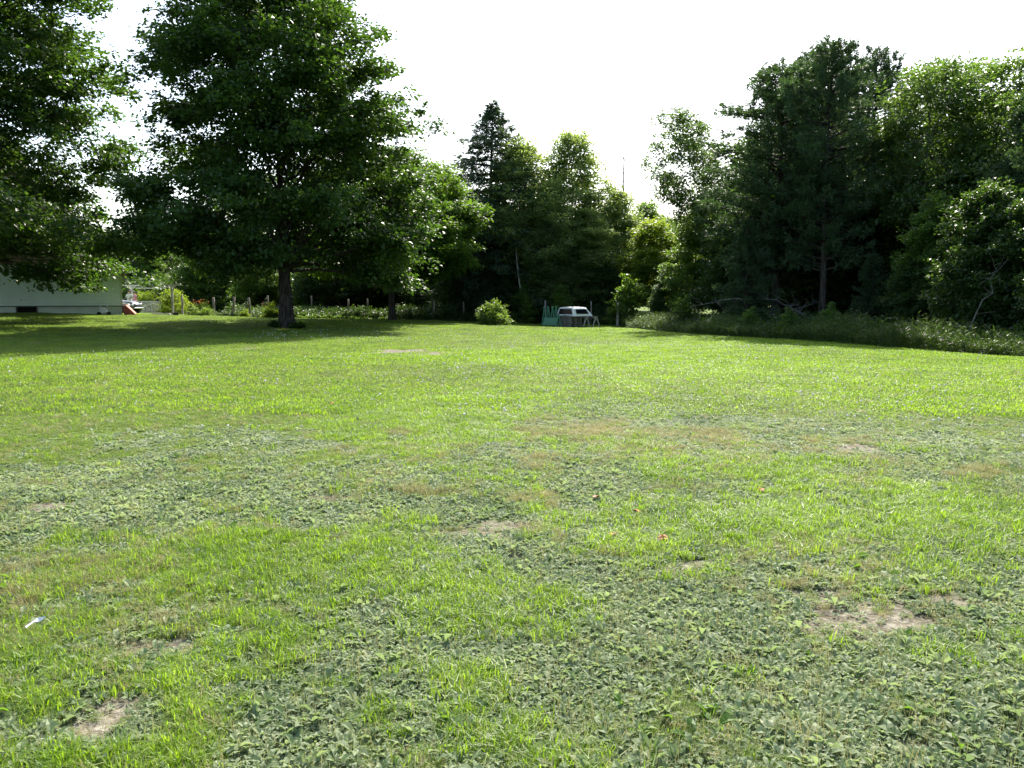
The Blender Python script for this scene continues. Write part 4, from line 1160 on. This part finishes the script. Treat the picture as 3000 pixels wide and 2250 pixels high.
for q in range(13):
    x, y, z = rng.uniform(-.55, .75), rng.uniform(-.2, .3), rng.uniform(.75, 1.02)
    f = MB(); f.tube([(x * .6, y, .1), (x, y, z)], [.008, .006], 4)
    for k in range(6):
        az = k * 1.047; r = .085
        f.add([(x, y, z), (x + r * .6 * math.cos(az - .3), y + r * .6 * math.sin(az - .3), z + .05), (x + r * 1.2 * math.cos(az), y + r * 1.2 * math.sin(az), z + .045), (x + r * .6 * math.cos(az + .3), y + r * .6 * math.sin(az + .3), z + .05)], [(0, 1, 2, 3)])
    f.obj('lily_flower', om, le)
low = shrub_meshes(204, .6, .55, .62, (.13, .05), lb, 40, 14, 5)
place_shrub('garden_shrub', low, gpt(437, 54.5), .3, 1.0, 'low dark green shrub in front of the orange daylilies', 'shrub')
ysh = shrub_meshes(205, .6, .5, .8, (.16, .045), M['leaf_lime'], 50, 14, 5, spiky=.3)
place_shrub('yellow_shrub', ysh, gpt(590, 55), 0, 1.05, 'yellow-green shrub peeping out beside the lone oak trunk')
place_shrub('yellow_shrub', ysh, gpt(528, 56), 1.2, .55, 'small yellow-green plant at the foot of the basket post')
hosta = shrub_meshes(206, .55, .5, .36, (.26, .12), M['leaf_dark'], 26, 10, 3)
place_shrub('hosta', hosta, gpt(598, 42.6), 0, .75, 'dark hosta on the house side of the lone oak trunk', 'plant')
place_shrub('hosta', hosta, gpt(642, 42.2), 2.0, .7, 'hosta on the truck cap side of the lone oak trunk', 'plant')
sap = shrub_meshes(207, 1.2, 1.1, 3.4, (.2, .13), M['leaf_mid'], 60, 12, 5)
for dx, Y, r, s, t in [(1355, 57.5, 0, 1.0, 'leafy sapling past the truck cap with sunlit glossy leaves'), (1210, 60, 1.2, .8, 'sapling in the shade behind the green trestles'), (1130, 60.5, 2, .8, 'dark sapling between the lawn bush and the trestles'),
                       (1480, 44, 3, .55, 'sapling at the mouth of the weeds below the ash'), (1700, 34.5, .6, .35, 'leafy bush bulging out of the tall weeds'), (1620, 36.5, 2.3, .35, 'smaller bush in the tall weeds under the broad pine'), (1790, 33.5, 1.3, .4, 'sunlit young sapling at the foot of the thick pine trunk')]:
    place_shrub('sapling', sap, gpt(dx, Y), r, s, t, 'sapling', 'saplings along the edge of the woods')
# stump shoot on the oak trunk and fallen dead boughs under the pines
def bough(pos, pts, r, seed, label):
    e = empty('dead_bough', pos, 0, label, 'branch', 'dead boughs under the pines'); rng = np.random.default_rng(seed)
    d = MB(); P = bend(pts[0], pts[1], rng, .12, 7, .03); d.tube(P, [r * (1 - .8 * i / 7) for i in range(8)], 6); d.obj('limb', M['dead_wood'], e, smooth=True)
    for k in range(9):
        i = int(rng.integers(1, 7)); L = rng.uniform(.3, 1.1); v = rng.normal(size=3) * np.array([.8, .5, .7]); v = v / np.linalg.norm(v) * L
        t = MB(); t.tube(bend(P[i], P[i] + v, rng, .05, 3, .05), [r * .35, r * .25, r * .18, .004], 4); t.obj('twig', M['dead_wood'], e)
bough(gpt(1640, 37.5), [(0, 0, .15), (2.6, -.3, 1.5)], .03, 1, 'grey dead bough slanting up below the broad pine')
bough(gpt(1755, 36.2), [(0, 0, .6), (-2.4, -.2, 1.7)], .034, 2, 'pale dead bough hanging off the thick pine trunk')
bough(gpt(1600, 38.0), [(0, 0, 1.6), (-2.6, -.2, 1.2)], .028, 3, 'dead bough jutting from the low pine above the weeds')
bough(gpt(1710, 36.8), [(0, 0, .0), (.5, -.3, 1.6)], .03, 4, 'upright broken bough among the tall weeds')
bough(gpt(2080, 26.8), [(0, 0, .2), (1.2, -.2, 3.0)], .03, 5, 'leaning dead bough in the dark below the sweeping maple')

# ================================================================ TRUCK CAP ON PALLETS AND SAWHORSES
TC = gpt(1222, 54.0); TA = rad(40)
white_m = solid('white_gelcoat', (.86, .87, .86), (.80, .81, .80), .3, scale=1.5)
tint_m = solid('tinted_glass', (.010, .009, .016), (.008, .008, .012), .2, spec=.25)
CZ = .80                                   # height of the cap's lower rim
capo = empty('truck_cap', TC + np.array([-.05, 0, CZ]), TA, 'white pickup truck cap with dark windows resting on pallets and sawhorses', 'truck cap')
# local: x runs along the length to the cab end, y across; rear window faces -x
Lc, Wc, Hc = 1.75, 1.62, .56
d = MB()
def ring(x, s, zt, inset):
    hw = Wc / 2 * s
    return [(x, -hw, 0), (x, -hw + .015, .10), (x, -hw + inset, zt - .09), (x, -hw + inset + .09, zt), (x, 0, zt + .035), (x, hw - inset - .09, zt), (x, hw - inset, zt - .09), (x, hw - .015, .10), (x, hw, 0)]
rings = [ring(.0, 1, .02, .0), ring(.02, 1, .10, .02), ring(.06, 1, Hc * .95, .12), ring(.12, 1, Hc, .13), ring(Lc * .5, 1, Hc + .02, .13), ring(Lc - .42, 1, Hc, .14), ring(Lc - .34, 1, Hc - .04, .14), ring(Lc, .97, .12, .02), ring(Lc + .03, .97, .02, 0)]
nR = 9; vs = [v for r in rings for v in r]; fs = []
for i in range(len(rings) - 1):
    for k in range(nR - 1): fs.append((i * nR + k, i * nR + k + 1, (i + 1) * nR + k + 1, (i + 1) * nR + k))
d.add(vs, fs); d.obj('shell', white_m, capo)
# rear window: frame and dark glass just outside the sloped back
def pane(corners, off, th=.012):
    c = [Vector(q) for q in corners]; n = (c[1] - c[0]).cross(c[3] - c[0]).normalized()
    return MB().add([q + n * off for q in c] + [q + n * (off + th) for q in c], [(3, 2, 1, 0), (4, 5, 6, 7), (0, 1, 5, 4), (1, 2, 6, 5), (2, 3, 7, 6), (3, 0, 4, 7)])
pane([(.035, .70, .09), (.035, -.70, .09), (.062, -.56, Hc - .10), (.062, .56, Hc - .10)], .012).obj('rear_window', tint_m, capo)
pane([(.30, -Wc / 2 + .018, .13), (Lc - .30, -Wc / 2 + .018, .13), (Lc - .50, -Wc / 2 + .10, Hc - .13), (.26, -Wc / 2 + .10, Hc - .13)], .012).obj('side_window', tint_m, capo)
pane([(Lc - .30, Wc / 2 - .018, .13), (.30, Wc / 2 - .018, .13), (.26, Wc / 2 - .10, Hc - .13), (Lc - .50, Wc / 2 - .10, Hc - .13)], .012).obj('side_window', tint_m, capo)
d = MB(); d.box((Lc / 2, 0, -.012), (Lc + .16, Wc + .05, .022)); d.obj('rim', white_m, capo)
d = MB(); d.box((.0, 0, .05), (.04, .14, .035)); d.obj('handle', dark_m, capo)
def w2(lx, ly, z=0.0):
    c, s = math.cos(TA), math.sin(TA); q = Vector((TC[0] - .05 + lx * c - ly * s, TC[1] + lx * s + ly * c, 0)); q.z = gz(q.x, q.y) + z; return q
grey_w = bark_mat('pallet_wood', (.13, .115, .10), (.30, .27, .24), 6)
# stack of pallets, each a thing with boards
pal0 = None
npal = 5; ph = .145
for k in range(npal):
    pos = w2(.5, 0); pos.z = TC[2] + k * ph + .005
    if pal0 is None:
        e = empty('pallet', pos, TA, '', 'pallet', 'wooden pallets stacked under the truck cap')
        bm_ = MB().box((0, 0, 0), (1.0, .095, .02)).mesh('board', grey_w); st_ = MB().box((0, 0, 0), (.045, 1.2, .09)).mesh('stringer', grey_w)
        for y in np.linspace(-.55, .55, 7): link('board', bm_, e, (0, y, .125))
        for y in (-.54, 0, .54): link('board', bm_, e, (0, y, .012))
        for x in (-.47, 0, .47): link('stringer', st_, e, (x, 0, .068))
        pal0 = e
    else:
        e = copy_thing(pal0, pos, TA + random.Random(k).uniform(-.05, .05), '')
    e['label'] = ['grey wooden pallet lying on the grass at the bottom of the stack', 'second grey pallet from the bottom of the stack', 'middle grey pallet of the stack', 'grey pallet second from the top of the stack', 'top grey pallet directly below the white truck cap'][k]
def sawhorse(center, rz, L, h, label):
    e = empty('sawhorse', center, rz, label, 'sawhorse', 'wooden sawhorses under the truck cap')
    d = MB(); d.box((0, 0, h - .06), (L, .09, .12)); d.obj('beam', grey_w, e)
    for x in (-L / 2 + .10, L / 2 - .10):
        for s in (-1, 1):
            t = MB(); t.bar((x, s * .045, h - .02), (x, s * .30, -.03), .085, .035); t.obj('leg', wood_g, e)
        t = MB(); t.box((x, 0, h - .2), (.03, .26, .10)); t.obj('gusset', grey_w, e)
sawhorse(w2(1.35, -.05), TA + PI / 2, 1.5, CZ - .03, 'grey sawhorse carrying the middle of the truck cap beside the pallets')
sawhorse(w2(1.95, -.55), TA + rad(75), 1.5, CZ - .06, 'grey sawhorse standing free at the cab end of the truck cap')
# green trestles
gp_m = solid('green_paint', (.085, .25, .15), (.06, .19, .115), .5, scale=4)
GT = gpt(1190, 54.2)
tr = empty('green_trestles', GT, rad(-4), 'row of green painted A-frame trestles with a green board panel across the front', 'trestles')
H = 1.40
for k, x in enumerate((-.46, -.20, .09, .33)):
    d = MB(); yb = .05 + .05 * k
    d.bar((x - .15, yb - .1, 0), (x, yb + .12, H - .05 * (k == 0)), .06, .04); d.bar((x + .17, yb - .1, 0), (x + .01, yb + .12, H - .05 * (k == 0)), .06, .04); d.box((x, yb + .1, H - .03), (.10, .06, .10)); d.box((x, yb + .02, .55), (.26, .03, .06))
    d.obj('a_frame', gp_m, tr)
d = MB(); d.prism([(-.56, .17), (.36, .15), (.48, .66), (-.42, .66)], 1, -.22, -.18); pn = d.obj('panel', gp_m, tr)
d = MB(); d.bar((-.50, -.14, -.02), (-.42, -.16, .2), .06, .05); d.obj('leg', gp_m, tr)
d = MB(); d.bar((.34, -.3, -.02), (.52, -.14, .9), .055, .05); d.obj('leg', gp_m, tr)
d = MB(); d.bar((.72, -.16, -.02), (.53, -.10, .9), .055, .05); d.obj('leg', gp_m, tr)
d = MB(); d.bar((.38, -.22, .24), (.70, -.14, .24), .05, .04); d.obj('stretcher', gp_m, tr)
d = MB(); d.bar((-.16, -.14, -.02), (-.16, -.16, .2), .05, .05); d.obj('leg', gp_m, tr)

# ================================================================ SMALL THINGS ON THE LAWN
leafm = py_mesh('fallen_leaf', [(0, 0, 0), (.033, .02, .02), (.075, 0, .012), (.033, -.024, .018), (.02, .034, .01), (.053, .034, .02), (.053, -.034, .02), (.02, -.034, .01)],
                [(0, 1, 2, 3), (0, 4, 1), (1, 5, 2), (2, 6, 3), (3, 7, 0)], solid('dead_leaf', (.42, .13, .05), (.32, .09, .04), .7))
for dx, dy, t in [(1385, 1107, 'bright orange-brown fallen leaf out on the open middle lawn'), (1641, 1057, 'orange-brown fallen leaf on the pine side of the lawn'), (710, 881, 'tiny brown fallen leaf on the lawn toward the lone oak'),
                  (1420, 1164, 'brown fallen leaf just nearer than the bright orange leaf'), (1298, 1075, 'small rust fallen leaf on the bright turf'), (1330, 1155, 'rust fallen leaf at the edge of the tan patch')]:
    q = flat(dx, dy); tag(link('fallen_leaf', leafm, None, (q[0], q[1], gz(q[0], q[1]) + .028)), t, 'leaf', 'fallen brown leaves').rotation_euler = (.2, .1, dx)
q = flat(78, 1362)
d = MB(); PSC = .72; d.add([(x * PSC, y * PSC, z) for x, y, z in [(-.055, -.02, 0), (-.01, -.012, .02), (.03, .004, .012), (.062, .018, .028), (.05, .034, .01), (.01, .016, .03), (-.03, .006, .012), (-.062, -.004, .004)]], [(0, 1, 6, 7), (1, 2, 5, 6), (2, 3, 4, 5)])
tag(d.obj('paper_scrap', solid('paper_white', (.82, .80, .84), (.74, .72, .78), .6), None, (q[0], q[1], gz(q[0], q[1]) + .05)), 'crumpled scrap of white paper lying in the grass', 'litter').rotation_euler = (.15, 0, .55)
# dark foliage low along the far side of the yard
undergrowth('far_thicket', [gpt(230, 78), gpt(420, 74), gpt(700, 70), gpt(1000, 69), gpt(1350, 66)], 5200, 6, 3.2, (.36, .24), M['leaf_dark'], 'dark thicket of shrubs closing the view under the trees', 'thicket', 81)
